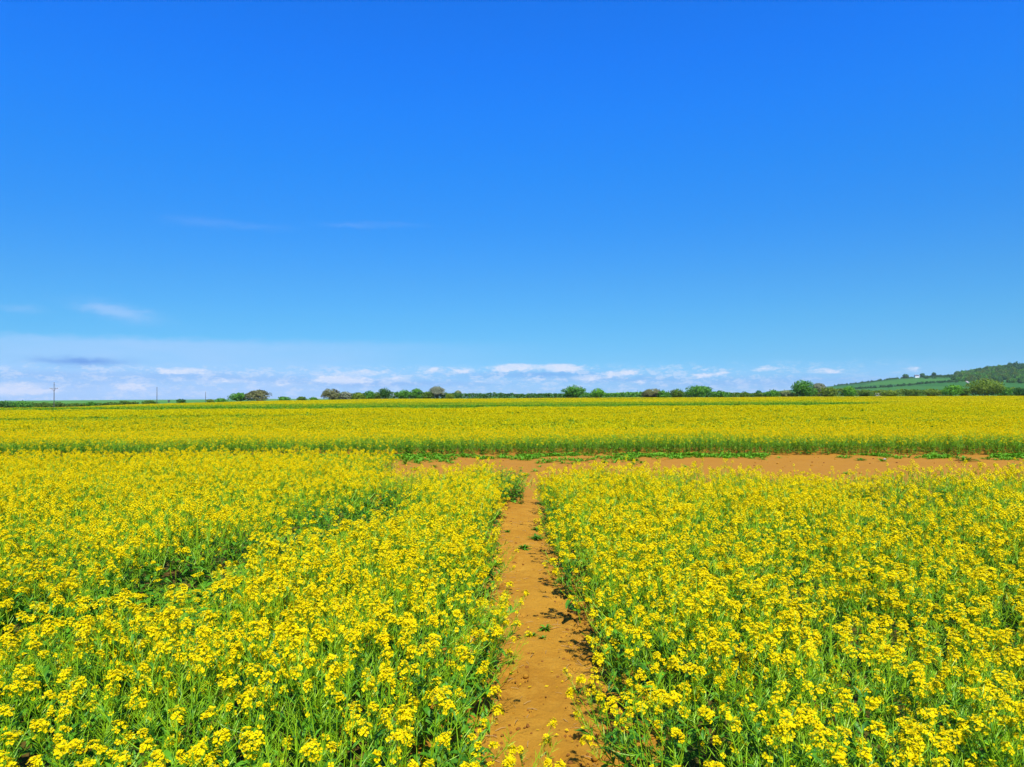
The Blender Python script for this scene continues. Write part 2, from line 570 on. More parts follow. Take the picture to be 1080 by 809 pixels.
# ================================================================== rapeseed plants
def petals_flower(mb, c, n, L, r, m=0, quad=True):
    e1, e2, n = basis(n)
    a0 = r.uniform(0, np.pi)
    V = []; Q = []
    for i in range(4):
        a = a0 + i * np.pi / 2 + r.uniform(-.2, .2)
        t = np.cos(a) * e1 + np.sin(a) * e2
        s = -np.sin(a) * e1 + np.cos(a) * e2
        up = r.uniform(.05, .55)
        l = L * r.uniform(.85, 1.15); w = l * .46
        tip = c + l * (t + n * (up - .1)); mid = l * .62 * (t + n * up)
        b = len(V)
        V += [c + t * l * .08, c + mid - w * s, tip, c + mid + w * s]
        Q.append((b, b + 1, b + 2, b + 3))
    mb.add(V, Q, m=m)


def octa(mb, c, d, L, R, m):
    e1, e2, d = basis(d)
    V = [c - d * L / 2, c + e1 * R, c + e2 * R, c - e1 * R, c - e2 * R, c + d * L / 2]
    T = [(0, 2, 1), (0, 3, 2), (0, 4, 3), (0, 1, 4), (5, 1, 2), (5, 2, 3), (5, 3, 4), (5, 4, 1)]
    mb.add(V, T=T, m=m)


def head_detail(r, size, nfl):
    """a raceme: dome of open flowers on fine stalks, green buds in the centre. axis +Z, base at 0"""
    mb = MB()
    Hh = size * r.uniform(.9, 1.6)
    tube(mb, [(0, 0, 0), (0, 0, Hh * .5), (0, 0, Hh)], [.0016, .0013, .001], 3, 2)
    for i in range(nfl):
        f = (i + .5) / nfl
        ang = i * 2.4 + r.uniform(-.4, .4)
        z = Hh * (.15 + .85 * f ** .8)
        rad = size * (.62 - .42 * f ** 2.2) * r.uniform(.75, 1.2)
        zz = z + size * .18 * r.uniform(.6, 1.3)
        c = np.array([math.cos(ang) * rad, math.sin(ang) * rad, zz]) + r.normal(0, size * .09, 3)
        b = np.array([0, 0, z - size * .22])
        d = c - b
        s = np.cross(d, (0, 0, 1.0)); s = s / (np.linalg.norm(s) + 1e-9) * .0007
        mb.add([b - s, b + s, c + s, c - s], [(0, 1, 2, 3)], m=2)
        n = np.array([math.cos(ang) * (1.1 - f), math.sin(ang) * (1.1 - f), .55 + f]) + r.normal(0, .18, 3)
        petals_flower(mb, c, n, r.uniform(.0082, .0118), r)
    for i in range(9):
        a = r.uniform(0, 6.28); q = size * .15 * math.sqrt(r.uniform(0, 1))
        octa(mb, np.array([math.cos(a) * q, math.sin(a) * q, Hh + size * r.uniform(.0, .2)]),
             (math.cos(a) * .4, math.sin(a) * .4, 1), .007, .0018, 1)
    return mb


def head_mid(r, size, nfl):
    mb = MB()
    Hh = size * r.uniform(.9, 1.5)
    V = []; Q = []
    for i in range(nfl):
        f = (i + .5) / nfl; ang = i * 2.4
        c = np.array([math.cos(ang), math.sin(ang), 0]) * size * (.6 - .4 * f ** 2) * r.uniform(.7, 1.15) + np.array([0, 0, Hh * (.2 + .9 * f)])
        e1, e2, n = basis(np.array([math.cos(ang) * (1.1 - f), math.sin(ang) * (1.1 - f), .5 + f]) + r.normal(0, .25, 3))
        a = r.uniform(0, 3.14); L = r.uniform(.011, .016)
        t = (math.cos(a) * e1 + math.sin(a) * e2) * L; s = (-math.sin(a) * e1 + math.cos(a) * e2) * L * .62
        k = n * L * .35
        for tt, s_ in ((t, s), (s / .62, t * .62)):
            b = len(V)
            V += [c - tt + k, c - s_ * .45, c + tt + k, c + s_ * .45]
            Q.append((b, b + 1, b + 2, b + 3))
    mb.add(V, Q, m=0)
    octa(mb, np.array([0, 0, Hh * 1.12]), (0, 0, 1), size * .3, size * .1, 1)
    return mb


def leaf(mb, base, dirv, L, W, r, m=3, seg=3, droop=.5):
    d = np.asarray(dirv, float); d /= np.linalg.norm(d)
    s = np.cross(d, (0, 0, 1.0)); s /= np.linalg.norm(s) + 1e-9
    V = []; Q = []
    for i in range(seg + 1):
        t = i / seg
        w = W * (math.sin(math.pi * min(1, t * .92 + .06)) ** .7) * .5 * r.uniform(.85, 1.15)
        p = base + d * L * t + np.array([0, 0, -droop * L * t * t])
        fold = np.array([0, 0, w * .45])
        V += [p - s * w + fold, p, p + s * w + fold]
    for i in range(seg):
        b = i * 3
        Q += [(b, b + 1, b + 4, b + 3), (b + 1, b + 2, b + 5, b + 4)]
    mb.add(V, Q, m=m)


def rot_to(d):
    return Vector(d).to_track_quat('Z', 'Y').to_matrix().to_4x4()


def plant_plan(r, Hp=.62, nb=5, spread=1.0):
    """branch curves and head placings of one plant"""
    top = np.array([r.normal(0, .03), r.normal(0, .03), Hp])
    main = bez(np.zeros(3), np.array([r.normal(0, .03), r.normal(0, .03), Hp * .5]), top, 7)
    br = [(main, .0042, .0014)]
    a0 = r.uniform(0, 6.28)
    for i in range(nb):
        f = r.uniform(.3, .78)
        b = main[int(f * 6)]
        a = a0 + i * 2.4 + r.uniform(-.3, .3)
        rad = r.uniform(.06, .17) * spread
        h = Hp * r.uniform(.62, 1.08)
        h = max(h, b[2] + .08)
        e = np.array([math.cos(a) * rad, math.sin(a) * rad, h])
        c = b + np.array([math.cos(a) * rad * .8, math.sin(a) * rad * .8, (h - b[2]) * .35])
        br.append((bez(b, c, e, 6), .0024, .0011))
    return br


def build_plant(r, mode, Hp=.62, nb=5, leafyness=1.0, hsize=.029, nfl=24, spread=1.0, flowers=1.0):
    """returns dict(stem=MB, foliage=MB, heads=[(MB, matrix)])"""
    br = plant_plan(r, Hp, nb, spread)
    stem = MB(); fol = MB(); heads = []
    hi = mode == 'detail'
    for bi, (P, r0, r1) in enumerate(br):
        if hi:
            tube(stem, P, np.linspace(r0, r1, len(P)), 5 if bi == 0 else 4, 2)
        else:
            tube(stem, P[::2] if len(P) % 2 else P[[0, 2, 5]], np.linspace(r0 * 1.1, r1 * 1.4, 4 if len(P) == 7 else 3), 3, 2)
        d = P[-1] - P[-2]; d /= np.linalg.norm(d)
        d = d + np.array([0, 0, .6]); d /= np.linalg.norm(d)
        if r.uniform() < flowers:
            size = hsize * (r.uniform(1.0, 1.45) if bi == 0 else r.uniform(.45, 1.2))
            n_ = int(nfl * (size / hsize) ** 1.3)
            hm = head_detail(r, size, max(8, n_)) if hi else head_mid(r, size, max(8, int(n_ * .85)))
            heads.append((hm, Matrix.Translation(Vector(P[-1])) @ rot_to(d)))
            # a few loose flowers below the head
            for k in range(r.integers(0, 4) if hi else 1):
                a = r.uniform(0, 6.28)
                q = P[-1] + (P[-2] - P[-1]) * r.uniform(.2, .9) + np.array([math.cos(a), math.sin(a), .3]) * r.uniform(.01, .02)
                petals_flower(stem, q, (math.cos(a), math.sin(a), .8), .0105, r)
        # young pods along the stalk under the flowers
        for k in range(14 if hi else 4):
            t = r.uniform(.55, .98); j = t * (len(P) - 1); j0 = int(min(j, len(P) - 2))
            p = P[j0] + (P[j0 + 1] - P[j0]) * (j - j0)
            a = r.uniform(0, 6.28)
            dd = np.array([math.cos(a), math.sin(a), r.uniform(.5, 1.4)]); dd /= np.linalg.norm(dd)
            tube(stem, [p, p + dd * .012, p + dd * r.uniform(.028, .045) + np.array([0, 0, .004])], [.0005, .0011 if hi else .0016, .0005], 3, 2)
        # small clasping leaves
        for k in range(3 if bi else 5):
            j0 = r.integers(1, len(P) - 2) if len(P) > 3 else 1
            a = r.uniform(0, 6.28)
            L = r.uniform(.035, .075) * leafyness ** .5
            leaf(fol, P[j0], (math.cos(a), math.sin(a), r.uniform(.5, 1.8)), L, L * .2, r, seg=2 if hi else 1, droop=.3)
    for k in range(int(8 * leafyness)):
        a = r.uniform(0, 6.28); z = Hp * r.uniform(.05, .5 + .15 * leafyness)
        L = r.uniform(.08, .15) * (1.1 - .5 * z / Hp)
        leaf(fol, np.array([0, 0, z]), (math.cos(a), math.sin(a), r.uniform(.3, 1.0)), L, L * .3, r, seg=4 if hi else 2, droop=.6)
    return dict(stem=stem, fol=fol, heads=heads)


NV = 10
DET = [build_plant(np.random.default_rng(100 + i), 'detail', Hp=.60 + .05 * ((i * 7) % 5 - 2) / 2, nb=8 + i % 4, nfl=19, flowers=.82) for i in range(NV)]
DET_EDGE = [build_plant(np.random.default_rng(150 + i), 'detail', Hp=.52, nb=5, leafyness=2.4, nfl=18, flowers=.4) for i in range(3)]
DET_THIN = [build_plant(np.random.default_rng(170 + i), 'detail', Hp=.60, nb=9, leafyness=1.2, nfl=14, hsize=.027, flowers=.4) for i in range(4)]
MID_THIN = [build_plant(np.random.default_rng(270 + i), 'mid', Hp=.60, nb=7, leafyness=1.2, nfl=18, hsize=.034, flowers=.6) for i in range(4)]
MID = [build_plant(np.random.default_rng(200 + i), 'mid', Hp=.60 + .04 * (i % 4 - 1.5), nb=7 + i % 4, nfl=22, hsize=.033, flowers=.9) for i in range(10)]
MID_EDGE = [build_plant(np.random.default_rng(250 + i), 'mid', Hp=.50, nb=5, leafyness=3.6, nfl=18, flowers=.22) for i in range(5)]


def merged(p):
    mb = MB(); mb.merge(p['stem']); mb.merge(p['fol'])
    for h, M in p['heads']:
        mb.merge(h, M)
    return mb


def proto_obj(name, me):
    return bpy.data.objects.new(name, me)      # geometry source only, never linked to the scene


P_DET = [proto_obj('rapeseed_source', merged(p).mesh('rapeseed_plant', PLANT_MATS)) for p in DET + DET_EDGE + DET_THIN]
P_MID = [proto_obj('rapeseed_source', merged(p).mesh('rapeseed_plant', PLANT_MATS)) for p in MID]
P_MIDE = [proto_obj('rapeseed_source', merged(p).mesh('rapeseed_plant', PLANT_MATS)) for p in MID_EDGE + MID_THIN]


def scatter(name, protos, P, rot, scl, idx_, label, cat, mats=None):
    """one object whose points carry copies of the source meshes"""
    me = bpy.data.meshes.new(name)
    P = np.asarray(P, np.float32)
    me.vertices.add(len(P)); me.vertices.foreach_set('co', P.ravel())
    a = me.attributes.new('rot', 'FLOAT_VECTOR', 'POINT'); a.data.foreach_set('vector', np.asarray(rot, np.float32).ravel())
    a = me.attributes.new('scl', 'FLOAT_VECTOR', 'POINT'); a.data.foreach_set('vector', np.asarray(scl, np.float32).ravel())
    a = me.attributes.new('idx', 'INT', 'POINT'); a.data.foreach_set('value', np.asarray(idx_, np.int32))
    o = link(name, me)
    ng = bpy.data.node_groups.new(name, 'GeometryNodeTree')
    ng.interface.new_socket('Geometry', in_out='INPUT', socket_type='NodeSocketGeometry')
    ng.interface.new_socket('Geometry', in_out='OUTPUT', socket_type='NodeSocketGeometry')
    gi = ng.nodes.new('NodeGroupInput'); go = ng.nodes.new('NodeGroupOutput')
    jn = ng.nodes.new('GeometryNodeJoinGeometry')
    for p in reversed(protos):
        oi = ng.nodes.new('GeometryNodeObjectInfo'); oi.inputs['Object'].default_value = p
        gt = ng.nodes.new('GeometryNodeGeometryToInstance')
        ng.links.new(oi.outputs['Geometry'], gt.inputs[0])
        ng.links.new(gt.outputs[0], jn.inputs[0])
    ip = ng.nodes.new('GeometryNodeInstanceOnPoints')
    ip.inputs['Pick Instance'].default_value = True

    def attr(nm, ty):
        n = ng.nodes.new('GeometryNodeInputNamedAttribute'); n.data_type = ty; n.inputs[0].default_value = nm
        return [s for s in n.outputs if s.enabled and s.name == 'Attribute'][0]
    ng.links.new(gi.outputs[0], ip.inputs['Points'])
    ng.links.new(jn.outputs[0], ip.inputs['Instance'])
    ng.links.new(attr('idx', 'INT'), ip.inputs['Instance Index'])
    ng.links.new(attr('rot', 'FLOAT_VECTOR'), ip.inputs['Rotation'])
    ng.links.new(attr('scl', 'FLOAT_VECTOR'), ip.inputs['Scale'])
    ng.links.new(ip.outputs[0], go.inputs[0])
    md = o.modifiers.new('scatter', 'NODES'); md.node_group = ng
    tag(o, label, cat, kind='stuff')
    return o


# --- where the plants stand in the near blocks
sp = 0.163
gx, gy = np.meshgrid(np.arange(-14, 14, sp), np.arange(-0.6, 15.2, sp))
gx = gx.ravel() + rng.uniform(-.5, .5, gx.size) * sp * 1.1
gy = gy.ravel() + rng.uniform(-.5, .5, gy.size) * sp * 1.1
keep = np.abs(gx) < .78 * np.maximum(gy, 0) + 2.2
edge_noise = .10 * (fbm(gy * 1.7, gx * 0, 31) - .5)
left = gx < path_l(gy) - .02 + edge_noise
right = gx > path_r(gy) + .03 + edge_noise
left &= gy < left_back(gx)
right &= gy < right_back(gx)
# bush that narrows the path at its far end
left |= (gx < 0.1) & (gx > -.6) & (gy > 11.4) & (gy < 12.9)
# wheel gap through the left block
gap = 0 * gx
for (a_, b_, ra, rb, am) in ((-2.35, 4.25, .55, .5, 1), (-1.9, 4.4, .3, .33, 1), (-2.8, 3.95, .35, .33, 1), (-2.35, 5.4, .3, .6, 1), (-2.05, 6.3, .25, .5, .9),
                             (-1.68, 7.5, .33, .95, 1), (-1.45, 9.0, .26, .7, 1), (-3.6, 5.6, .45, .25, .8), (3.6, 6.6, .4, .3, .7), (1.35, 5.2, .3, .22, .6), (4.4, 8.6, .6, .35, .7)):
    gap = np.maximum(gap, am * np.exp(-(((gx - a_) / (ra * 1.15)) ** 2 + ((gy - b_) / (rb * 1.25)) ** 2) ** 2))
keep &= rng.uniform(0, 1, gx.size) > gap * .02
dens = fbm(gx * .45, gy * .45, 40, 3)
keep &= (gap > .3) | (rng.uniform(0, 1, gx.size) > np.clip((.42 - dens) * 2.0, 0, .38))
keep &= left | right
gx, gy, left, gap = gx[keep], gy[keep], left[keep], gap[keep]
n = len(gx)
hgt = .98 + .16 * (vnoise(gx * 1.6, gy * 1.6, 58) - .5) + .55 * (fbm(gx * .5, gy * .5, 50, 3) - .5) + rng.normal(0, .06, n) - .60 * ss(gap, .2, .8)
dist_edge = np.where(left, path_l(gy) - gx, gx - path_r(gy))
edge = (dist_edge < .18) & (dist_edge > -.4)
hgt = np.where(edge, hgt * .92, hgt)
back_edge = np.where(left, left_back(gx) - gy < .35, right_back(gx) - gy < .35)
tilt_x = rng.normal(0, .09, n)                       # rotation about Y (lean in x)
tilt_y = rng.normal(0, .09, n)
lean = np.exp(-np.maximum(dist_edge, 0) / .22) * .26
tilt_x += np.where(left, lean, -lean)
yaw = rng.uniform(0, 6.28, n)
dd = np.sqrt(gx ** 2 + gy ** 2)
topz = .6 * hgt
pxx = 540 + 780 * gx / np.maximum(gy, .1)
roww = HR(pxx) + 780 * (EYE - topz) / np.maximum(gy, .1)
inview = (gy > .5) & (pxx > -35) & (pxx < 1115) & (roww < 835)
order = np.argsort(np.where(inview, dd, 1e9))
NIND = 285
ind = np.zeros(n, bool); ind[order[:NIND]] = True
gz = H(gx, gy) - .01


def euler_for(tx, ty, yw):
    """yaw first, then the lean"""
    M = Matrix.Rotation(tx, 3, 'Y') @ Matrix.Rotation(ty, 3, 'X') @ Matrix.Rotation(yw, 3, 'Z')
    return M.to_euler()


# --- individuals: prototypes with parts, then copies
def plant_tree(p):
    root = bpy.data.objects.new('rapeseed_plant', None)
    kids = [('stem', p['stem'].mesh('stem', PLANT_MATS), None), ('foliage', p['fol'].mesh('foliage', PLANT_MATS), None)]
    for h, M in p['heads']:
        kids.append(('flower_head', h.mesh('flower_head', PLANT_MATS), M))
    obs = []
    for nm, me, M in kids:
        c = bpy.data.objects.new(nm, me); c.parent = root
        if M is not None:
            c.matrix_local = M
        obs.append(c)
    return root, obs


TREES = [plant_tree(p) for p in DET + DET_EDGE + DET_THIN]


def put_plant(k, loc, rot, scl, label, group):
    root, obs = TREES[k]
    r_ = root.copy(); COL.objects.link(r_)
    r_.location = loc; r_.rotation_euler = rot; r_.scale = scl
    tag(r_, label, 'rapeseed plant', group)
    for c in obs:
        d = c.copy(); COL.objects.link(d); d.parent = r_
    return r_


LAB = {
    (True, True): ('yellow flowering rapeseed plant along the left border of the dirt path', 'rapeseed plants bordering the path on its left'),
    (False, True): ('yellow flowering rapeseed plant along the right border of the dirt path', 'rapeseed plants bordering the path on its right'),
    (True, False): ('yellow flowering rapeseed plant deep in the near crop left of the dirt path', 'rapeseed plants of the near left crop'),
    (False, False): ('yellow flowering rapeseed plant deep in the near crop right of the dirt path', 'rapeseed plants of the near right crop'),
}
vidx = rng.integers(0, NV, n)
thin = ss(fbm(gx * .75 + 3, gy * .75, 44, 3), .44, .62) * .85 + .12
is_thin = rng.uniform(0, 1, n) < thin
vidx = np.where(is_thin, NV + 3 + rng.integers(0, 4, n), vidx)
low_leafy = (edge & (rng.uniform(0, 1, n) < .45)) | (gap > .1)
vidx = np.where(low_leafy, NV + rng.integers(0, 3, n), vidx)
ww = rng.uniform(.88, 1.15, n) + .35 * (gap > .3)
for i in np.nonzero(ind)[0]:
    lb, gp = LAB[(bool(left[i]), bool(dist_edge[i] < .3))]
    w = float(ww[i])
    put_plant(int(vidx[i]), (gx[i], gy[i], gz[i]), euler_for(tilt_x[i], tilt_y[i], yaw[i]), (w, w, float(hgt[i])), lb, gp)

# --- plants one can point to
def aim_plant(k, foot, head_px, head_row, depth, label, size=1.0):
    """a plant rooted at foot whose top reaches the given spot"""
    top = at(head_px, head_row, depth)
    foot = Vector((foot[0], foot[1], 0.0))
    v = top - foot
    Hh = DET[k]['stem'].v[0][:, 2].max() if k < NV else .52
    q = v.to_track_quat('Z', 'Y')
    s = v.length / (Hh + .03)
    return put_plant(k, foot, q.to_euler(), (size, size, s), label, None)


aim_plant(3, (-.12, 2.6), 576, 760, 2.68, 'tall rapeseed plant leaning over the dirt path, its flower heads nearest the middle', .8)
aim_plant(6, (.47, 3.05), 607, 713, 3.05, 'rapeseed plant leaning left over the right border of the path at its near end', .8)
aim_plant(1, (-.25, 2.5), 520, 790, 2.52, 'rapeseed plant at the near left corner of the path, heads just above the soil', .8)
aim_plant(8, (-.2, 6.3), 533, 581, 6.26, 'small solitary rapeseed plant jutting from the left crop into the path', .7)
aim_plant(2, (-.2, 3.7), 534, 667, 3.74, 'rapeseed plant leaning furthest from the left crop across the middle of the path', .8)

# --- the rest of the near blocks
st = ~ind
rots = np.array([euler_for(a, b, c)[:] for a, b, c in zip(tilt_x, tilt_y, yaw)])
scl3 = np.stack([ww, ww, hgt], -1)
useD = dd < 6.5
ids = np.where(useD, vidx, len(P_DET) + np.where(low_leafy | edge | (back_edge & (rng.uniform(0, 1, n) < .5)), 10 + rng.integers(0, 5, n), np.where(is_thin, 15 + rng.integers(0, 4, n), rng.integers(0, 10, n))))
ids = np.where(~useD & edge & ~back_edge & (gap < .1) & (rng.uniform(0, 1, n) < .5), len(P_DET) + rng.integers(0, 10, n), ids)
P3 = np.stack([gx, gy, gz], -1)
for nm_, mk, lb in (('rapeseed_crop', st & left, 'dense block of yellow flowering rapeseed filling the ground left of the dirt path'),
                    ('rapeseed_crop', st & ~left, 'dense block of yellow flowering rapeseed filling the ground right of the dirt path')):
    scatter(nm_, P_DET + P_MID + P_MIDE, P3[mk], rots[mk], scl3[mk], ids[mk], lb, 'rapeseed crop')


# ------------------------------------------------------------------ tiles for the fields beyond
def tile(r, size, dens_, nh, hq, hs, ng, gs, Hp=.6, mats=FAR_MATS, name='rapeseed_tile'):
    n_ = int(size * size * dens_)
    px_ = r.uniform(-size / 2, size / 2, n_); py_ = r.uniform(-size / 2, size / 2, n_)
    ph = Hp * (1 + .35 * (fbm(px_ * .9 + 50, py_ * .9 + 50, int(r.integers(0, 999)), 2) - .5) + r.normal(0, .06, n_))
    mb = MB()

    def quads_at(C, s, m, up):
        k = len(C)
        nn = r.normal(0, 1, (k, 3)); nn[:, 2] = np.abs(nn[:, 2]) + up
        nn /= np.linalg.norm(nn, axis=1)[:, None]
        a = r.normal(0, 1, (k, 3)); e1 = np.cross(nn, a); e1 /= np.linalg.norm(e1, axis=1)[:, None]
        e2 = np.cross(nn, e1)
        s = (s * r.uniform(.7, 1.3, k))[:, None]
        V = np.stack([C - e1 * s, C - e2 * s * .8, C + e1 * s, C + e2 * s * .8], 1).reshape(-1, 3)
        mb.add(V, np.arange(k * 4).reshape(-1, 4), m=m)
    # flower heads
    c = np.repeat(np.stack([px_, py_, ph], -1), nh, 0)
    c += np.stack([r.normal(0, .09, len(c)), r.normal(0, .09, len(c)), -np.abs(r.normal(0, .055, len(c)))], -1)
    c = np.repeat(c, hq, 0) + r.normal(0, 1, (len(c) * hq, 3)) * np.array([.022, .022, .02])
    quads_at(c, hs, 0, .6)
    # foliage below
    c = np.repeat(np.stack([px_, py_, ph * 0], -1), ng, 0)
    hh = np.repeat(ph, ng) * r.uniform(.05, .88, len(c))
    c += np.stack([r.normal(0, .09, len(c)), r.normal(0, .09, len(c)), hh], -1)
    quads_at(c, gs, 2, .1)
    # stalks
    k = n_; ang = r.uniform(0, 3.14, k)
    s = np.stack([np.cos(ang), np.sin(ang), 0 * ang], -1) * .004
    b = np.stack([px_, py_, 0 * px_], -1); t_ = b + np.stack([r.normal(0, .05, k), r.normal(0, .05, k), ph], -1)
    mb.add(np.stack([b - s, b + s, t_ + s, t_ - s], 1).reshape(-1, 3), np.arange(k * 4).reshape(-1, 4), m=2)
    return mb.mesh(name, mats)


def slope_rot(x, y, quarter):
    e = 2.0
    gxs = (H(x + e, y) - H(x - e, y)) / (2 * e); gys = (H(x, y + e) - H(x, y - e)) / (2 * e)
    out = []
    for a, b, q in zip(gxs, gys, quarter):
        nrm = Vector((-a, -b, 1)).normalized()
        M = Vector((0, 0, 1)).rotation_difference(nrm).to_matrix() @ Matrix.Rotation(q * math.pi / 2, 3, 'Z')
        out.append(M.to_euler()[:])
    return np.array(out)


T1 = [proto_obj('field_source', tile(np.random.default_rng(300 + i), 2.0, 15, 5, 6, .017, 9, .045)) for i in range(6)]
T2 = [proto_obj('field_source', tile(np.random.default_rng(320 + i), 4.0, 13, 5, 3, .028, 7, .07)) for i in range(6)]
T3 = [proto_obj('field_source', tile(np.random.default_rng(340 + i), 6.0, 12, 4, 2, .045, 5, .10)) for i in range(5)]

T1 += [proto_obj('field_source', tile(np.random.default_rng(380 + i), 2.0, 13, 3, 4, .017, 16, .045, Hp=.53)) for i in range(2)]
T2 += [proto_obj('field_source', tile(np.random.default_rng(384 + i), 4.0, 12, 3, 2, .028, 12, .07, Hp=.53)) for i in range(2)]
T3 += [proto_obj('field_source', tile(np.random.default_rng(388 + i), 6.0, 11, 3, 1, .045, 9, .10, Hp=.54)) for i in range(2)]
# front rows of the far field: single plants, green skirt in front
gx2, gy2 = np.meshgrid(np.arange(-24, 24, .19), np.arange(18, 25.2, .2))
gx2 = gx2.ravel() + rng.uniform(-.13, .13, gx2.size); gy2 = gy2.ravel() + rng.uniform(-.13, .13, gy2.size)
ff = far_front(gx2)
k2 = (gy2 > ff) & (np.abs(gx2) < .74 * gy2 + 2)
gx2, gy2, ff = gx2[k2], gy2[k2], ff[k2]
d2 = gy2 - ff
n2 = len(gx2)
i2 = np.where(d2 < 0.55 + 1.7 * (fbm(gx2 * .4, gy2 * 0, 77) - .42) + rng.uniform(-.3, .3, n2), 10 + rng.integers(0, 5, n2), rng.integers(0, 10, n2))
h2 = .93 + .3 * (fbm(gx2 * .5, gy2 * .5, 60, 3) - .5) + rng.normal(0, .05, n2)
r2 = np.array([euler_for(a, b, c)[:] for a, b, c in zip(rng.normal(0, .08, n2), rng.normal(0, .08, n2), rng.uniform(0, 6.28, n2))])
p2 = np.stack([gx2, gy2, H(gx2, gy2) - .01], -1)
i2 = np.where((i2 >= 10) & (rng.uniform(0, 1, n2) < .38), 15 + rng.integers(0, 4, n2), i2)
protos = P_MID + P_MIDE + T1 + T2
pts, rr, scs, ii = [p2], [r2], [np.stack([np.ones(n2)] * 2 + [h2], -1)], [i2]


def tiles(y0, y1, size, base, nvar, xfun, skip=None, hs=1.0):
    ysq = np.arange(y0 + size / 2, y1, size * .97)
    P = []
    for y in ysq:
        xm = .72 * y + size * 2
        for x in np.arange(-xm, xm, size * .97):
            if skip is None or not skip(x, y):
                P.append((x, y))
    P = np.array(P)
    q = rng.integers(0, 4, len(P))
    ro = slope_rot(P[:, 0], P[:, 1], q)
    z = H(P[:, 0], P[:, 1])
    hz = hs * (.95 + .45 * (fbm(P[:, 0] * .06, P[:, 1] * .06, 91) - .5) + .3 * (vnoise(P[:, 0] * .02, P[:, 1] * .11, 95) - .5))
    thin_ = fbm(P[:, 0] * .035 + 7, P[:, 1] * .09, 97, 3) + rng.normal(0, .03, len(P)) > .58
    return (np.column_stack([P, z]), ro, np.stack([np.ones(len(P))] * 2 + [hz], -1),
            base + np.where(thin_, nvar + rng.integers(0, 2, len(P)), rng.integers(0, nvar, len(P))))


for args in ((24.6, 50, 2.0, 19, 6, None), (50, 88, 4.0, 27, 6, None)):
    a, b, c, d = tiles(*args, skip=lambda x, y: y > 76 + 16 * float(fbm(np.array([x * .05]), np.array([y * .12]), 12)[0]) and -75 + y * .1 < x < 40 + 6 * math.sin(y))
    pts.append(a); rr.append(b); scs.append(c); ii.append(d)
scatter('rapeseed_field', protos, np.concatenate(pts), np.concatenate(rr), np.concatenate(scs), np.concatenate(ii),
        'wide yellow rapeseed field with a green front edge beyond the cross dirt track', 'rapeseed field')

# last field on the rise, its front edge green
ng_ = 2600
ex = rng.uniform(-120, 72, ng_); ey = 104 + rng.uniform(0, 1, ng_) ** 1.2 * 52
mb = MB()
GT = []
for i in range(3):
    r = np.random.default_rng(360 + i)
    GT.append(proto_obj('field_source', tile(r, 2.0, 15, 1, 1, .035, 18, .075, Hp=.6)))
kk = (ey < 118 + 44 * fbm(ex * .03, ey * .04, 14, 3)) & (ex < 62 - (ey - 104) * .3) & (ex > -75 - (ey - 104) * .9)
ex, ey = ex[kk], ey[kk]
ga = (np.column_stack([ex, ey, H(ex, ey)]), slope_rot(ex, ey, rng.integers(0, 4, len(ex))), np.ones((len(ex), 3)), 7 + rng.integers(0, 3, len(ex)))
ta = tiles(88, 298, 6.0, 0, 5, None, skip=lambda x, y: y < 110 + 40 * float(fbm(np.array([x * .03]), np.array([y * .04]), 14, 3)[0]) and -85 < x < 46 + 5 * math.sin(y))
# scrubby green cover in the dip between the two fields
gxx = rng.uniform(-95, 50, 900); gyy = rng.uniform(82, 118, 900)
gg = (np.column_stack([gxx, gyy, H(gxx, gyy)]), slope_rot(gxx, gyy, rng.integers(0, 4, 900)), np.stack([np.full(900, 1.2), np.full(900, 1.2), rng.uniform(.45, .8, 900)], -1), 7 + rng.integers(0, 3, 900))
allp = [ta, ga, gg]
scatter('rapeseed_field', T3 + GT, *[np.concatenate([t[i] for t in allp]) for i in range(4)],
        'farthest yellow rapeseed field on the gentle rise below the hedge line', 'rapeseed field')

# ------------------------------------------------------------------ clods and weeds
def clod(r, s):
    mb = MB()
    import bmesh
    bm = bmesh.new(); bmesh.ops.create_icosphere(bm, subdivisions=2, radius=s)
    V = np.array([v.co[:] for v in bm.verts]); T = [[v.index for v in f.verts] for f in bm.faces]
    bm.free()
    k = 1 + .5 * (np.array([fbm(v[0] / s * 1.3 + 9 + r.uniform(0, .01), v[1] / s * 1.3 + v[2] / s, int(s * 1e5), 3) for v in V]) - .5) * 2
    V = V * k[:, None] * np.array([1, .85, .62])
    mb.add(V, T=T)
    return mb


CL = [proto_obj('clod_source', clod(np.random.default_rng(i), 1.0 * (1 + .01 * i)).mesh('clod', [M_CLOD if i % 3 == 0 else M_SOIL], True)) for i in range(6)]
m_ = 2400
cy = 1.9 + 10.5 * rng.uniform(0, 1, m_) ** 1.3
side = rng.uniform(0, 1, m_)
cx = np.where(side < .42, rng.normal(PATH_L + .02, .09, m_), np.where(side < .86, rng.normal(PATH_R - .03, .10, m_), rng.uniform(-.15, .45, m_)))
cs = np.clip(rng.lognormal(-5.15, .55, m_), .002, .024)
ci = rng.integers(0, 6, m_)
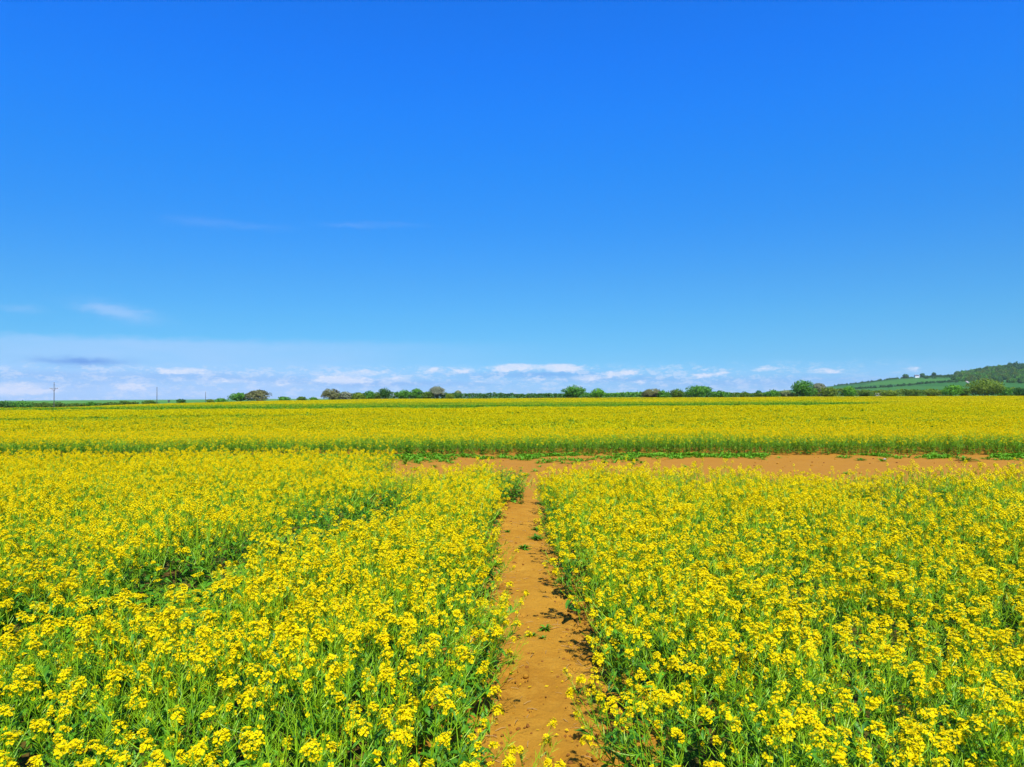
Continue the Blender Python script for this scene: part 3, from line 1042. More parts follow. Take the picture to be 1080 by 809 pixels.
# a few on the cross strip
m2 = 500
sx_ = rng.uniform(-13, 13, m2); sy_ = rng.uniform(12, 20.5, m2)
cx = np.concatenate([cx, sx_]); cy = np.concatenate([cy, sy_]); cs = np.concatenate([cs, np.clip(rng.lognormal(-4.1, .4, m2), .01, .035)])
ci = np.concatenate([ci, rng.integers(0, 6, m2)])
hx_, hy_, hr_ = np.repeat(np.array(HOLES), 5, 0).T
cx = np.concatenate([cx, hx_ + rng.normal(0, 1, len(hx_)) * hr_ * .8]); cy = np.concatenate([cy, hy_ + rng.normal(0, 1, len(hx_)) * hr_ * 1.1])
cs = np.concatenate([cs, rng.uniform(.25, 1, len(hx_)) * hr_ * .27]); ci = np.concatenate([ci, rng.choice([0, 3], len(hx_))])
cz = np.zeros(len(cx))
ixx = np.clip(np.searchsorted(xs, cx), 0, nx - 1); iyy = np.clip(np.searchsorted(ys, cy), 0, ny - 1)
cz = GZ[iyy, ixx]
scatter('soil_clods', CL, np.column_stack([cx, cy, cz + cs * .15]), rng.uniform(0, 6.28, (len(cx), 3)) * np.array([.05, .05, 1]),
        np.stack([cs] * 3, -1), ci, 'brown crumbs and clods of earth scattered on the path and dirt track', 'soil clods')


M_STRAW = solid('dry_straw', (0.42, 0.27, 0.10), (0.30, 0.17, 0.06), 20.0)
LT = []
for i in range(4):
    mb = MB(); r = np.random.default_rng(900 + i)
    tube(mb, [(-.02, 0, .002), (0, r.normal(0, .003), .005), (.022, r.normal(0, .004), .003)], [.0011, .0013, .0009], 4)
    LT.append(proto_obj('litter_source', mb.mesh('straw', [M_STRAW])))
for i in range(2):
    mb = MB(); petals_flower(mb, np.array([0, 0, .004]), (0, .2, 1), .008, np.random.default_rng(910 + i))
    LT.append(proto_obj('litter_source', mb.mesh('petal', [M_PETAL])))
m_ = 700
ly = 1.9 + 8 * rng.uniform(0, 1, m_) ** 1.2; sd_ = rng.uniform(0, 1, m_)
lx = np.where(sd_ < .4, path_l(ly) + rng.normal(.06, .10, m_), np.where(sd_ < .85, path_r(ly) + rng.normal(-.06, .10, m_), rng.uniform(-.15, .4, m_)))
lz = GZ[np.clip(np.searchsorted(ys, ly), 0, ny - 1), np.clip(np.searchsorted(xs, lx), 0, nx - 1)]
scatter('path_litter', LT, np.column_stack([lx, ly, lz + .002]), rng.uniform(0, 6.28, (m_, 3)) * np.array([.03, .03, 1]),
        np.stack([rng.uniform(.6, 1.6, m_)] * 3, -1), np.where(rng.uniform(0, 1, m_) < .7, rng.integers(0, 4, m_), rng.integers(4, 6, m_)),
        'bits of dry straw and fallen petals along the path edges', 'plant litter')


def weed_mesh(r, R, Hw, nb):
    mb = MB()
    for k in range(nb):
        a = r.uniform(0, 6.28); L = Hw * r.uniform(.6, 1.2)
        b = np.array([math.cos(a), math.sin(a), 0]) * R * .35 * r.uniform(0, 1)
        leaf(mb, b, (math.cos(a), math.sin(a), r.uniform(.3, 2.2)), L, L * r.uniform(.1, .26), r, m=0, seg=3, droop=.45)
    return mb


def ground_z(x, y):
    return float(GZ[min(ny - 1, int(np.searchsorted(ys, y))), min(nx - 1, int(np.searchsorted(xs, x)))])


for i, (px, row, R, Hw, lb) in enumerate([
        (564, 568, .10, .10, 'dark green weed tuft by the right side of the path, larger of a close pair'),
        (566, 559, .07, .08, 'small green weed tuft just behind a larger one at the right of the path'),
        (551, 578, .08, .08, 'flat green weed tuft in the middle of the path beside a pair of tufts'),
        (522, 546, .22, .12, 'long dark green weed patch reaching onto the path from the left crop'),
        (534, 561, .06, .05, 'tiny green weed sprig left of centre on the far path'),
        (574, 664, .045, .055, 'bright green weed tuft on bare soil in the middle of the near path'),
        (559, 671, .035, .04, 'small green sprig left of the bright tuft on the near path'),
        (571, 673, .04, .03, 'flat green sprig directly in front of the bright tuft on the near path'),
        (522, 597, .10, .09, 'green weed tuft at the left crop edge halfway along the path'),
        (1017, 486, .38, .20, 'large dark green weed clump on the dirt track at the far right'),
        (907, 486, .25, .12, 'low green weed clump on the right part of the dirt track'),
        (457, 498, .16, .12, 'dark green weed clump on the bare soil behind the left crop'),
        (1060, 481, .2, .1, 'thin green weed patch at the field edge beyond the large clump')]):
    d = EYE * 780 / (row - HR(px)); x = (px - 540) / 780 * d
    o = link('weed_tuft', weed_mesh(np.random.default_rng(500 + i), R, Hw * 1.25, 34).mesh('weed_tuft', [M_LEAF]), None, (x, d, ground_z(x, d)))
    tag(o, lb, 'weed')

# thin weedy grass on the far side of the dirt track
WG = [proto_obj('weed_source', weed_mesh(np.random.default_rng(600 + i), .16, .15, 16).mesh('weeds', [M_LEAF_FAR])) for i in range(5)]
m_ = 4200
wx = rng.uniform(-17, 17, m_); f = far_front(wx)
wy = f - np.abs(rng.normal(0, 1, m_)) * np.where((wx > -5) & (wx < 3.2), 1.15, .5)
wy = np.where(rng.uniform(0, 1, m_) < .04, rng.uniform(13, 20, m_), wy)
kp = (fbm(wx * .8, wy * .8, 71, 3) > .42) & (wy > 12.4)
wx, wy = wx[kp], wy[kp]
s_ = rng.uniform(.3, 1.25, len(wx))
scatter('weedy_grass', WG, np.column_stack([wx, wy, np.array([ground_z(a, b) for a, b in zip(wx, wy)])]), rng.uniform(0, 6.28, (len(wx), 3)) * np.array([0, 0, 1]),
        np.stack([s_] * 3, -1), rng.integers(0, 5, len(wx)), 'thin green weeds along the far side of the dirt track', 'grass')

d = EYE * 780 / (485 - HR(932)); x = (932 - 540) / 780 * d
o = link('stone', clod(np.random.default_rng(77), .035).mesh('stone', [M_STONE], True), None, (x, d, ground_z(x, d) + .02))
tag(o, 'small white stone lying on the right part of the dirt track', 'stone')


# ================================================================== trees, bushes and hedges on the skyline
def crown_mesh(r, W, Hc, n_, ls, mats, squash=1.0, flat=.25, lobes=9):
    """leaf clumps spread through several overlapping lobes"""
    L = []
    for i in range(lobes):
        a = r.uniform(0, 6.28); q = r.uniform(.0, .62)
        L.append((np.array([math.cos(a) * q * W / 2, math.sin(a) * q * W / 2, Hc * (r.uniform(.28, .72) - .12 * q)]),
                  np.array([W * r.uniform(.2, .3), W * r.uniform(.2, .3), Hc * r.uniform(.22, .32)])))
    L.append((np.array([0, 0, Hc * .56]), np.array([W * .36, W * .36, Hc * .44])))
    L.append((np.array([0, 0, Hc * .52]), np.array([W * .40, W * .40, Hc * .40])))
    L.append((np.array([W * .06, 0, Hc * .30]), np.array([W * .47, W * .45, Hc * .30])))
    per = n_ // len(L)
    C = []; Nn = []
    for c, rad in L:
        d = r.normal(0, 1, (per, 3)); d /= np.linalg.norm(d, axis=1)[:, None]
        q = r.uniform(.72, 1.04, per)[:, None]
        C.append(c + d * rad * q); Nn.append(d)
    C = np.concatenate(C); Nn = np.concatenate(Nn)
    C[:, 2] = np.maximum(C[:, 2], 0.02 * Hc)
    keep = fbm(C[:, 0] * 1.1 + 30, C[:, 2] * 1.1 + C[:, 1] * .7, int(r.integers(0, 999)), 2) > .24
    C = C[keep]; Nn = Nn[keep]
    k = len(C)
    nn = Nn + r.normal(0, .5, (k, 3)); nn /= np.linalg.norm(nn, axis=1)[:, None]
    a = r.normal(0, 1, (k, 3)); e1 = np.cross(nn, a); e1 /= np.linalg.norm(e1, axis=1)[:, None]; e2 = np.cross(nn, e1)
    s = (ls * r.uniform(.6, 1.35, k))[:, None]
    V = np.stack([C - e1 * s, C - e2 * s * .8 + nn * s * .15, C + e1 * s, C + e2 * s * .8 + nn * s * .15], 1).reshape(-1, 3)
    mb = MB(); mb.add(V, np.arange(k * 4).reshape(-1, 4))
    return mb.mesh('crown', mats)


def trunk_mesh(r, h, rad, W, mats, limbs=5):
    mb = MB()
    top = np.array([r.normal(0, .05) * h, r.normal(0, .05) * h, h])
    tube(mb, bez(np.zeros(3), np.array([0, 0, h * .5]), top, 5), np.linspace(rad, rad * .55, 5), 7)
    for i in range(limbs):
        a = i * 2.4 + r.uniform(-.4, .4)
        b = top * r.uniform(.6, 1)
        e = b + np.array([math.cos(a) * W * .3, math.sin(a) * W * .3, W * r.uniform(.15, .35)])
        tube(mb, bez(b, (b + e) / 2 + np.array([0, 0, -.1]), e, 4), np.linspace(rad * .45, rad * .12, 4), 5)
    return mb.mesh('trunk', mats)


def twigs_mesh(r, W, Ht, mats, depth=4, thick=.05):
    mb = MB()

    def grow_(p, d, L, rad, lev):
        e = p + d * L
        mid = (p + e) / 2 + r.normal(0, L * .06, 3)
        tube(mb, [p, mid, e], [rad, rad * .8, rad * .6], 3 if lev < 3 else 5)
        if lev == 0:
            return
        for k in range(4 if lev < 3 else 5):
            nd = d * r.uniform(.4, .9) + r.normal(0, .55, 3); nd[2] -= .02
            nd /= np.linalg.norm(nd)
            grow_(p + (e - p) * r.uniform(.5, 1), nd, L * r.uniform(.55, .8), max(rad * .55, thick * .5), lev - 1)
    for k in range(5):
        a = k * 1.26 + r.uniform(-.3, .3)
        d = np.array([math.cos(a) * .6, math.sin(a) * .6, 1.0]) if k else np.array([0, 0, 1.0])
        d /= np.linalg.norm(d)
        grow_(np.array([0, 0, 0.0]), d, 1.0, .1, depth)
    V = np.concatenate(mb.v)
    ext = np.abs(np.percentile(V[:, 0], 98)); hz = np.percentile(V[:, 2], 99)
    S = np.array([W / 2 / ext, W / 2 / ext, Ht / hz])
    out = []
    for v in mb.v:                      # fit the twigs into a dome
        v = v * S
        q = v / np.array([W / 2, W / 2, Ht]); rho = np.sqrt((q ** 2).sum(1)); k = np.where(rho > .85, (.85 + (rho - .85) * .3) / np.maximum(rho, 1e-6), 1)
        out.append(v * k[:, None])
    mb.v = out
    return mb.mesh('crown', mats)


G = {
    'green': leafy('leaf_mid_green', (0.06, 0.20, 0.012), (0.12, 0.32, 0.02), .3, .6, .2),
    'bright': leafy('leaf_bright_green', (0.10, 0.30, 0.012), (0.17, 0.40, 0.02), .3, .6, .2),
    'dark': leafy('leaf_dark_green', (0.03, 0.11, 0.012), (0.07, 0.19, 0.02), .25, .6, .2),
    'olive': leafy('leaf_olive', (0.12, 0.20, 0.010), (0.20, 0.28, 0.015), .3, .6, .2),
    'brown': leafy('leaf_brown_green', (0.12, 0.17, 0.02), (0.09, 0.21, 0.015), .3, .7, .1),
    'pink': leafy('twig_pinkish', (0.21, 0.19, 0.075), (0.15, 0.18, 0.05), .1, .8, .1),
    'grey': leafy('twig_grey_green', (0.17, 0.21, 0.10), (0.24, 0.24, 0.14), .1, .8, .1),
    'pale': leafy('leaf_pale', (0.20, 0.27, 0.08), (0.28, 0.32, 0.12), .3, .7, .1),
    'blue': leafy('leaf_far_dark', (0.03, 0.11, 0.025), (0.05, 0.16, 0.035), .2, .7, .1),
}


def tree(name, px, row_top, row_base, w, depth, g, label, cat='tree', group=None, bare=False, seed=0):
    r = np.random.default_rng(1000 + seed)
    x = (px - 540) / 780 * depth
    z = float(H(x, depth))
    W = w * 1.18 / 780 * depth
    ztop = EYE + (HR(px) - row_top + 1.0) / 780 * depth
    zb = max(z, min(z, ztop - 1))
    Ht = max(ztop - z, 1.2)
    root = bpy.data.objects.new(name, None); COL.objects.link(root)
    root.location = (x, depth, z); tag(root, label, cat, group)
    small = cat != 'tree'
    th = Ht * (.08 if small else .2)
    link('trunk', trunk_mesh(r, max(th * 1.6, .5), max(.09, Ht * .028), W * .8, [M_BARK]), root)
    if bare:
        t = link('crown', twigs_mesh(r, W, Ht - th * .8, [G[g]]), root, (0, 0, th * .8))
    else:
        ar = W * (Ht - th)
        nleaf = int(np.clip(ar * 48, 700, 6000))
        lobes = int(np.clip(W / max(Ht, 1) * 8, 6, 16))
        link('crown', crown_mesh(r, W * .98, (Ht - th * .6) * 1.0, nleaf, .27 * depth / 300, [G[g]], lobes=lobes), root, (0, 0, th * .6))
    return root


# (kind, px centre, row of top, width px, depth, colour, label, category, bare)
SK = [
    ('bush', 5, 422.5, 24, 292, 'dark', 'dark green bush on the skyline at the left border of the photo', 'bush', 0),
    ('bush', 24, 423.5, 22, 292, 'green', 'rounded green bush left of the pole with the crossarm', 'bush', 0),
    ('bush', 60, 424.5, 12, 294, 'brown', 'small brown-green bush at the foot of the crossarm pole', 'bush', 0),
    ('bush', 44, 426, 16, 294, 'brown', 'low brownish bush just left of the crossarm pole', 'bush', 0),
    ('bush', 96, 424.6, 10, 296, 'green', 'tiny green bush between the crossarm pole and the second pole', 'bush', 0),
    ('bush', 130, 423.5, 12, 296, 'brown', 'low brown bush on the left skyline nearer the second pole', 'bush', 0),
    ('bush', 157, 422.8, 16, 298, 'brown', 'low brown bush touching the second pole on the left', 'bush', 0),
    ('bush', 191, 421.6, 10, 298, 'dark', 'small dark dome-shaped bush between second and third pole', 'bush', 0),
    ('bush', 233, 420.5, 14, 298, 'green', 'low green bush at the left foot of the round green tree', 'bush', 0),
    ('bush', 222, 421.8, 7, 298, 'olive', 'tiny low bush just right of the third pole', 'bush', 0),
    ('round_tree', 250, 414.6, 21, 298, 'green', 'round bright green tree left of the brown bare tree', 'tree', 0),
    ('bare_tree', 272, 410.8, 26, 300, 'pink', 'brown bare spreading tree right of a round green tree', 'tree', 1),
    ('bush', 299, 418.8, 14, 298, 'green', 'low green bush alone to the right of the brown bare tree', 'bush', 0),
    ('bush', 318, 419.2, 10, 298, 'brown', 'small brown bush left of the pinkish bare tree', 'bush', 0),
    ('bush', 331, 419.6, 8, 298, 'green', 'tiny green bush immediately left of the pinkish bare tree', 'bush', 0),
    ('bare_tree', 350, 409.4, 20, 300, 'pink', 'pinkish bare tree at the left end of a row of green bushes', 'tree', 1),
    ('bush', 364, 413.5, 14, 300, 'grey', 'grey twiggy bush at the right foot of the pinkish bare tree', 'bush', 0),
    ('bush', 378, 414.6, 18, 298, 'olive', 'olive bush between the pinkish bare tree and a darker bush', 'bush', 0),
    ('bush', 389, 412.6, 13, 298, 'green', 'darker green bush second left of the slim round tree', 'bush', 0),
    ('bush', 398, 414, 8, 299, 'brown', 'brownish bush squeezed beside the slim round green tree', 'bush', 0),
    ('round_tree', 406, 410.0, 12, 296, 'dark', 'slim round dark green tree standing left of a skyline gap', 'tree', 0),
    ('bush', 426, 411.6, 17, 297, 'green', 'green bush right of the skyline gap, first of three', 'bush', 0),
    ('round_tree', 439, 410.8, 16, 298, 'green', 'middle green tree of three right of the skyline gap', 'tree', 0),
    ('bush', 451, 413, 13, 297, 'brown', 'brown-green bush in front of the grey bare tree', 'bush', 0),
    ('bare_tree', 461, 406.6, 18, 300, 'grey', 'grey bare domed tree above brown-green bushes', 'tree', 1),
    ('bush', 474, 415.2, 12, 298, 'olive', 'low olive bush right of the grey bare domed tree', 'bush', 0),
    ('round_tree', 483, 412.6, 9, 420, 'pale', 'small pale tree further back right of the grey bare tree', 'tree', 0),
    ('round_tree', 606, 406.8, 22, 297, 'green', 'tall domed green tree, left and larger of the central pair', 'tree', 0),
    ('round_tree', 630, 410.2, 17, 297, 'bright', 'lower domed green tree, right and smaller of the central pair', 'tree', 0),
    ('bare_tree', 688, 409.6, 19, 300, 'pink', 'pink-brown bare tree left of a green bush near centre right', 'tree', 1),
    ('bush', 699, 412.2, 14, 296, 'green', 'rounded green bush right of the pink-brown bare tree', 'bush', 0),
    ('bush', 714, 411.0, 17, 298, 'brown', 'brown-green bush at the left foot of the wide green tree', 'bush', 0),
    ('round_tree', 736, 406.6, 30, 298, 'green', 'wide dark green tree with sloping sides right of centre', 'tree', 0),
    ('bush', 759, 412.6, 16, 297, 'green', 'low green bush at the right foot of the wide green tree', 'bush', 0),
    ('bush', 785, 414.0, 10, 297, 'brown', 'dark ragged bush standing before the far blue hills', 'bush', 0),
    ('round_tree', 800, 412.8, 8, 340, 'blue', 'small dark tree between the ragged bush and a rounded bush', 'tree', 0),
    ('bush', 815, 411.6, 15, 297, 'green', 'rounded green bush left of the largest dark green tree', 'bush', 0),
    ('bush', 829, 412.0, 12, 299, 'pale', 'pale grey-green bush touching the left of the largest dark tree', 'bush', 0),
    ('oak_tree', 847, 401.2, 25, 295, 'green', 'largest dark green tree with a dense round crown left of the hill', 'tree', 0),
    ('bare_tree', 863, 403.2, 17, 305, 'grey', 'grey bare tree rising behind the largest dark green tree', 'tree', 1),
    ('bush', 874, 408.8, 18, 298, 'olive', 'yellow-green bush in front of the grey bare tree', 'bush', 0),
    ('bush', 895, 408.0, 14, 299, 'bright', 'bright green bush on the hedge line below the hill foot', 'bush', 0),
    ('bush', 912, 411.6, 16, 298, 'brown', 'brown-green bush left of the pale patch on the hedge line', 'bush', 0),
    ('bush', 938, 412.0, 20, 298, 'olive', 'low olive bush right of the pale patch on the hedge line', 'bush', 0),
    ('bush', 964, 411.0, 20, 298, 'brown', 'brown rounded bush straight below the white farmhouse', 'bush', 0),
    ('bush', 984, 411.6, 16, 299, 'olive', 'olive bush left of the bright green tree below the farm track', 'bush', 0),
    ('round_tree', 1003, 405.8, 20, 297, 'bright', 'bright green bushy tree below the pale farm track', 'tree', 0),
    ('bush', 1018, 409.5, 12, 298, 'brown', 'brown bush between the bright tree and the big olive tree', 'bush', 0),
    ('round_tree', 1039, 399.8, 36, 300, 'olive', 'big broad olive green tree in front of the wooded hill', 'tree', 0),
    ('bush', 1060, 408.6, 16, 297, 'green', 'green bush at the right foot of the big olive tree', 'bush', 0),
    ('bush', 1076, 409.0, 18, 297, 'dark', 'dark bush on the hedge line at the right border of the photo', 'bush', 0),
]
for i, (nm, px, rt, w, dep, g, lb, ct, bare) in enumerate(SK):
    tree(nm, px, rt, 0, w, dep, g, lb, ct, bare=bool(bare), seed=i)


def hedge(px0, px1, row_top, depth, g, label, seed, thick=2.2, var=.5):
    """a long clipped-free hedge following the ground"""
    r = np.random.default_rng(2000 + seed)
    x0, x1 = (px0 - 540) / 780 * depth, (px1 - 540) / 780 * depth
    n_ = int((x1 - x0) * 70)
    x = r.uniform(x0, x1, n_)
    zt = EYE + (HR(540 + 780 * x / depth) - np.interp(x, np.linspace(x0, x1, len(row_top)), row_top)) / 780 * depth
    zt = zt + .55 + var * (fbm(x * .35, x * 0, seed + 3, 4) - .5) * 2.2
    z0 = H(x, depth)
    u = r.uniform(0, 1, n_) ** .6
    ht = np.maximum(zt - z0, .5)
    y = depth + r.normal(0, thick * .3, n_)
    C = np.column_stack([x - (x0 + x1) / 2, y - depth, z0 + ht * u])
    zc = float(H((x0 + x1) / 2, depth))
    C[:, 2] -= zc
    k = n_
    nn = r.normal(0, .8, (k, 3)); nn[:, 1] -= .6; nn[:, 2] += .7; nn /= np.linalg.norm(nn, axis=1)[:, None]
    a = r.normal(0, 1, (k, 3)); e1 = np.cross(nn, a); e1 /= np.linalg.norm(e1, axis=1)[:, None]; e2 = np.cross(nn, e1)
    s = (.26 * depth / 300 * r.uniform(.6, 1.3, k))[:, None]
    V = np.stack([C - e1 * s, C - e2 * s, C + e1 * s, C + e2 * s], 1).reshape(-1, 3)
    mb = MB(); mb.add(V, np.arange(k * 4).reshape(-1, 4))
    o = link('hedge', mb.mesh('hedge', [G[g]]), None, ((x0 + x1) / 2, depth, zc))
    tag(o, label, 'hedge')


hedge(-20, 145, [425.5, 425.5, 427, 426.5, 425], 299, 'brown', 'low brownish hedge at the left, crossing behind the crossarm pole', 1)
hedge(355, 416, [416, 416, 415.5], 301, 'brown', 'low hedge joining the pinkish bare tree to the slim round tree', 2)
hedge(416, 600, [415.8, 415.5, 416.2, 416, 416.2, 415.8], 301, 'dark', 'low dark hedge between the grey bare tree and central tree pair', 3)
hedge(596, 770, [415.2, 415.6, 415, 415.4, 415], 301, 'green', 'low hedge between the central tree pair and the wide green tree', 4)
hedge(770, 862, [416.2, 415.6, 414.5], 301, 'brown', 'low hedge in front of the far blue hills', 5)
hedge(858, 1110, [411, 412, 413, 413, 412.5, 411.5, 411, 411], 302, 'olive', 'tall scrubby hedge running along the foot of the hill', 6, var=.9)

# ------------------------------------------------------------------ poles
def pole(px, row_top, depth, arm, label):
    x = (px - 540) / 780 * depth; z = float(H(x, depth))
    ht = EYE + (HR(px) - row_top) / 780 * depth - z
    root = bpy.data.objects.new('utility_pole', None); COL.objects.link(root); root.location = (x, depth, z - .02)
    tag(root, label, 'utility pole')
    mb = MB(); tube(mb, [(0, 0, 0), (0, 0, ht * .5), (0, 0, ht)], [.15, .13, .11], 10, cap=True)
    link('post', mb.mesh('post', [M_POLE], True), root)
    if arm:
        mb = MB(); zc = ht - arm
        tube(mb, [(-1.6, -.2, zc), (0, -.2, zc), (1.6, -.2, zc)], [.05, .05, .05], 4, cap=True)
        tube(mb, [(-.9, -.2, zc), (0, -.2, zc - .9)], [.05, .05], 4); tube(mb, [(.9, -.2, zc), (0, -.2, zc - .9)], [.05, .05], 4)
        link('crossarm', mb.mesh('crossarm', [M_POLE]), root)
        for xx in (-1.45, -.75, .75, 1.45):
            mb = MB(); tube(mb, [(xx, -.2, zc + .08), (xx, -.2, zc + .2), (xx, -.2, zc + .36)], [.04, .1, .06], 6, cap=True)
            link('insulator', mb.mesh('insulator', [M_POLE]), root)


pole(57, 403.2, 290, 2.5, 'tallest utility pole with a crossarm near the left side of the skyline')
pole(165.5, 408.2, 330, 0, 'plain dark pole, middle of the three poles on the skyline')
pole(216.8, 413.2, 420, 0, 'thinnest and shortest plain pole, right of the other two poles')
pole(672.5, 410.8, 900, 0, 'tiny distant pole above the far green field right of centre')
# small boxed post on the skyline
x = (178 - 540) / 780 * 296; z = float(H(x, 296))
root = bpy.data.objects.new('marker_post', None); COL.objects.link(root); root.location = (x, 296, z)
tag(root, 'short dark post with a boxy top between second and third pole', 'post')
mb = MB(); tube(mb, [(0, 0, 0), (0, 0, .9), (0, 0, 1.5)], [.14, .14, .12], 6); link('post', mb.mesh('post', [M_POLE]), root)
mb = MB()
import bmesh
bm = bmesh.new(); bmesh.ops.create_cube(bm, size=1.0); bmesh.ops.bevel(bm, geom=bm.edges[:], offset=.06, segments=2, affect='EDGES')
me = bpy.data.meshes.new('box'); bm.to_mesh(me); bm.free(); me.materials.append(M_POLE)
o = link('box', me, root, (0, 0, 1.62)); o.scale = (.78, .45, .62)

# ------------------------------------------------------------------ hill with wood, farmhouse and track
HD = 1800.0
_hp = np.array([560, 700, 800, 870, 900, 940, 960, 990, 1007, 1030, 1050, 1080, 1150, 1300, 1500])
_hr = np.array([418.2, 418, 415.5, 408.5, 405.8, 400.6, 399.6, 398, 397, 393.4, 390, 388, 383, 384, 392])
_hx = (_hp - 540) / 780 * HD
_hz = EYE + (HR(_hp) - _hr + .2) / 780 * HD


def hillz(x, y):
    t = ss(y, 620, HD)
    xr = x / np.maximum(y, 1) * HD            # lower slopes keep the ridge's bearing
    xr = x * .35 + xr * .65
    z = np.interp(xr, _hx, _hz) * t ** 1.15
    back = 1 - .9 * ss(y, HD, HD + 1800)
    return 1.0 + z * back + 1.6 * (fbm(x * .006, y * .006, 5, 3) - .5) * t - 1.2 * (1 - t)


hx = np.linspace(40, 3000, 220); hy = np.concatenate([np.linspace(600, 1900, 110), np.linspace(1950, 3800, 25)])
HX, HY = np.meshgrid(hx, hy); HZ = hillz(HX, HY)
ii_ = np.arange(HX.size).reshape(HX.shape)
Q = np.stack([ii_[:-1, :-1], ii_[:-1, 1:], ii_[1:, 1:], ii_[1:, :-1]], -1).reshape(-1, 4)


def hill_mat():
    m, t = mat('hill_fields')
    g = N(t, 'ShaderNodeNewGeometry')
    mp = N(t, 'ShaderNodeMapping'); t.links.new(g.outputs['Position'], mp.inputs[0]); mp.inputs['Scale'].default_value = (.0045, .0028, 0)
    v = N(t, 'ShaderNodeTexVoronoi', voronoi_dimensions='2D'); t.links.new(mp.outputs[0], v.inputs['Vector']); v.inputs['Scale'].default_value = 1.6
    sp_ = N(t, 'ShaderNodeSeparateColor'); t.links.new(v.outputs['Color'], sp_.inputs[0])
    col = vmix(t, sp_.outputs[0], (0.026, 0.11, 0.016), (0.055, 0.17, 0.024))
    v2 = N(t, 'ShaderNodeTexVoronoi', voronoi_dimensions='2D', feature='DISTANCE_TO_EDGE'); t.links.new(mp.outputs[0], v2.inputs['Vector']); v2.inputs['Scale'].default_value = 1.6
    lt = mth(t, 'LESS_THAN', v2.outputs[0], .03)
    col = vmix(t, mth(t, 'MULTIPLY', lt, .85), col, (0.022, 0.075, 0.02))
    b = N(t, 'ShaderNodeBsdfPrincipled'); t.links.new(col, b.inputs['Base Color']); b.inputs['Roughness'].default_value = .95; b.inputs['Specular IOR Level'].default_value = .05
    o = N(t, 'ShaderNodeOutputMaterial'); t.links.new(b.outputs[0], o.inputs[0])
    return m


mb = MB(); mb.add(np.stack([HX, HY, HZ], -1).reshape(-1, 3), Q)
tag(link('hill', mb.mesh('hill', [hill_mat()], True)), kind='structure')

# the wood that covers the hill's right shoulder: one mass of crowns
WD = []
for i in range(5):
    g = ['blue', 'dark', 'green', 'brown', 'blue'][i]
    r = np.random.default_rng(3000 + i)
    WD.append(proto_obj('wood_source', crown_mesh(r, 13, 13 if i else 16, 420, 1.3, [G[g]], lobes=7)))
k_ = 8000
wx = rng.uniform(800, 2600, k_); wy = rng.uniform(1150, 1950, k_)
wp = 540 + 780 * wx / wy
wr = HR(wp) - (hillz(wx, wy) - EYE) / wy * 780
kp = (wp > 1008 + 4 * np.sin(wr)) & (wp < 1500) & (wr < 405 + np.clip((wp - 1008) * .12, 0, 9))
wx, wy = wx[kp], wy[kp]
s_ = rng.uniform(.5, .95, len(wx)); s3 = np.stack([s_, s_, s_ * rng.uniform(.8, 1.1, len(wx))], -1)
sect = fbm(wx * .008, wy * .004, 66, 2)
wi = np.where(sect > .55, rng.choice([0, 1, 4], len(wx)), np.where(sect > .45, rng.choice([2, 1], len(wx)), rng.choice([3, 2, 1], len(wx))))
scatter('woodland', WD, np.column_stack([wx, wy, hillz(wx, wy) - 1.5]), rng.uniform(0, 6.28, (len(wx), 3)) * np.array([0, 0, 1]), s3, wi,
        'dark mixed woodland covering the right shoulder of the hill', 'woodland')
# hedges and copses on the open part of the hill
k_ = 520
hp_ = np.concatenate([rng.uniform(880, 1006, 230), rng.uniform(945, 980, 22), rng.uniform(975, 1008, 100), rng.uniform(880, 1010, 168)])
hd_ = np.concatenate([rng.uniform(1740, 1800, 230), rng.uniform(1690, 1760, 22), rng.uniform(1500, 1700, 100), 1290 + 8 * rng.normal(0, 1, 168)])
wx = (hp_ - 540) / 780 * hd_; wy = hd_
s_ = rng.uniform(.15, .38, len(wx))
scatter('hillside_scrub', WD, np.column_stack([wx, wy, hillz(wx, wy) - .8]), rng.uniform(0, 6.28, (len(wx), 3)) * np.array([0, 0, 1]),
        np.stack([s_ * 1.3, s_, s_], -1), rng.choice([0, 1, 4], len(wx)), 'dark hedges and scrub lining the fields of the open hillside', 'scrub')

# pale farm track at the edge of the wood
def ribbon(name, pts_, w, m_):
    V = []
    for i, (x, y) in enumerate(pts_):
        V += [(x - w / 2, y, float(hillz(np.array(x), np.array(y))) + .5), (x + w / 2, y, float(hillz(np.array(x), np.array(y))) + .5)]
    mb = MB(); mb.add(V, [(2 * i, 2 * i + 1, 2 * i + 3, 2 * i + 2) for i in range(len(pts_) - 1)])
    return tag(link(name, mb.mesh(name, [m_])), kind='structure')


M_TRACK = solid('pale_track', (0.36, 0.31, 0.26), (0.42, 0.37, 0.31), .1)
ribbon('farm_track', [((px - 540) / 780 * d_, d_) for px, d_ in zip(np.linspace(1007, 1022, 12) + np.array([0, 0, .3, .6, 1, 1.4, 1.6, 1.8, 2, 2, 2, 2]) * 0, np.linspace(1640, 1230, 12))], 3.5, M_TRACK)

# white farmhouse on the hill
M_WHITE = solid('white_render', (0.8, 0.8, 0.78), (0.74, 0.74, 0.72), .5)
M_SLATE = solid('slate', (0.10, 0.10, 0.12), (0.14, 0.13, 0.14), .5)
M_GLASSD = solid('dark_window', (0.02, 0.025, 0.03), None, 1, .2, .5)
d_ = 1700.0; x = (967 - 540) / 780 * d_; z = float(hillz(np.array(x), np.array(d_)))
root = bpy.data.objects.new('farmhouse', None); COL.objects.link(root); root.location = (x, d_, z + 1.0); root.scale = (.7, .7, .7)
tag(root, 'white farmhouse with a slate roof high on the open hillside', 'house')


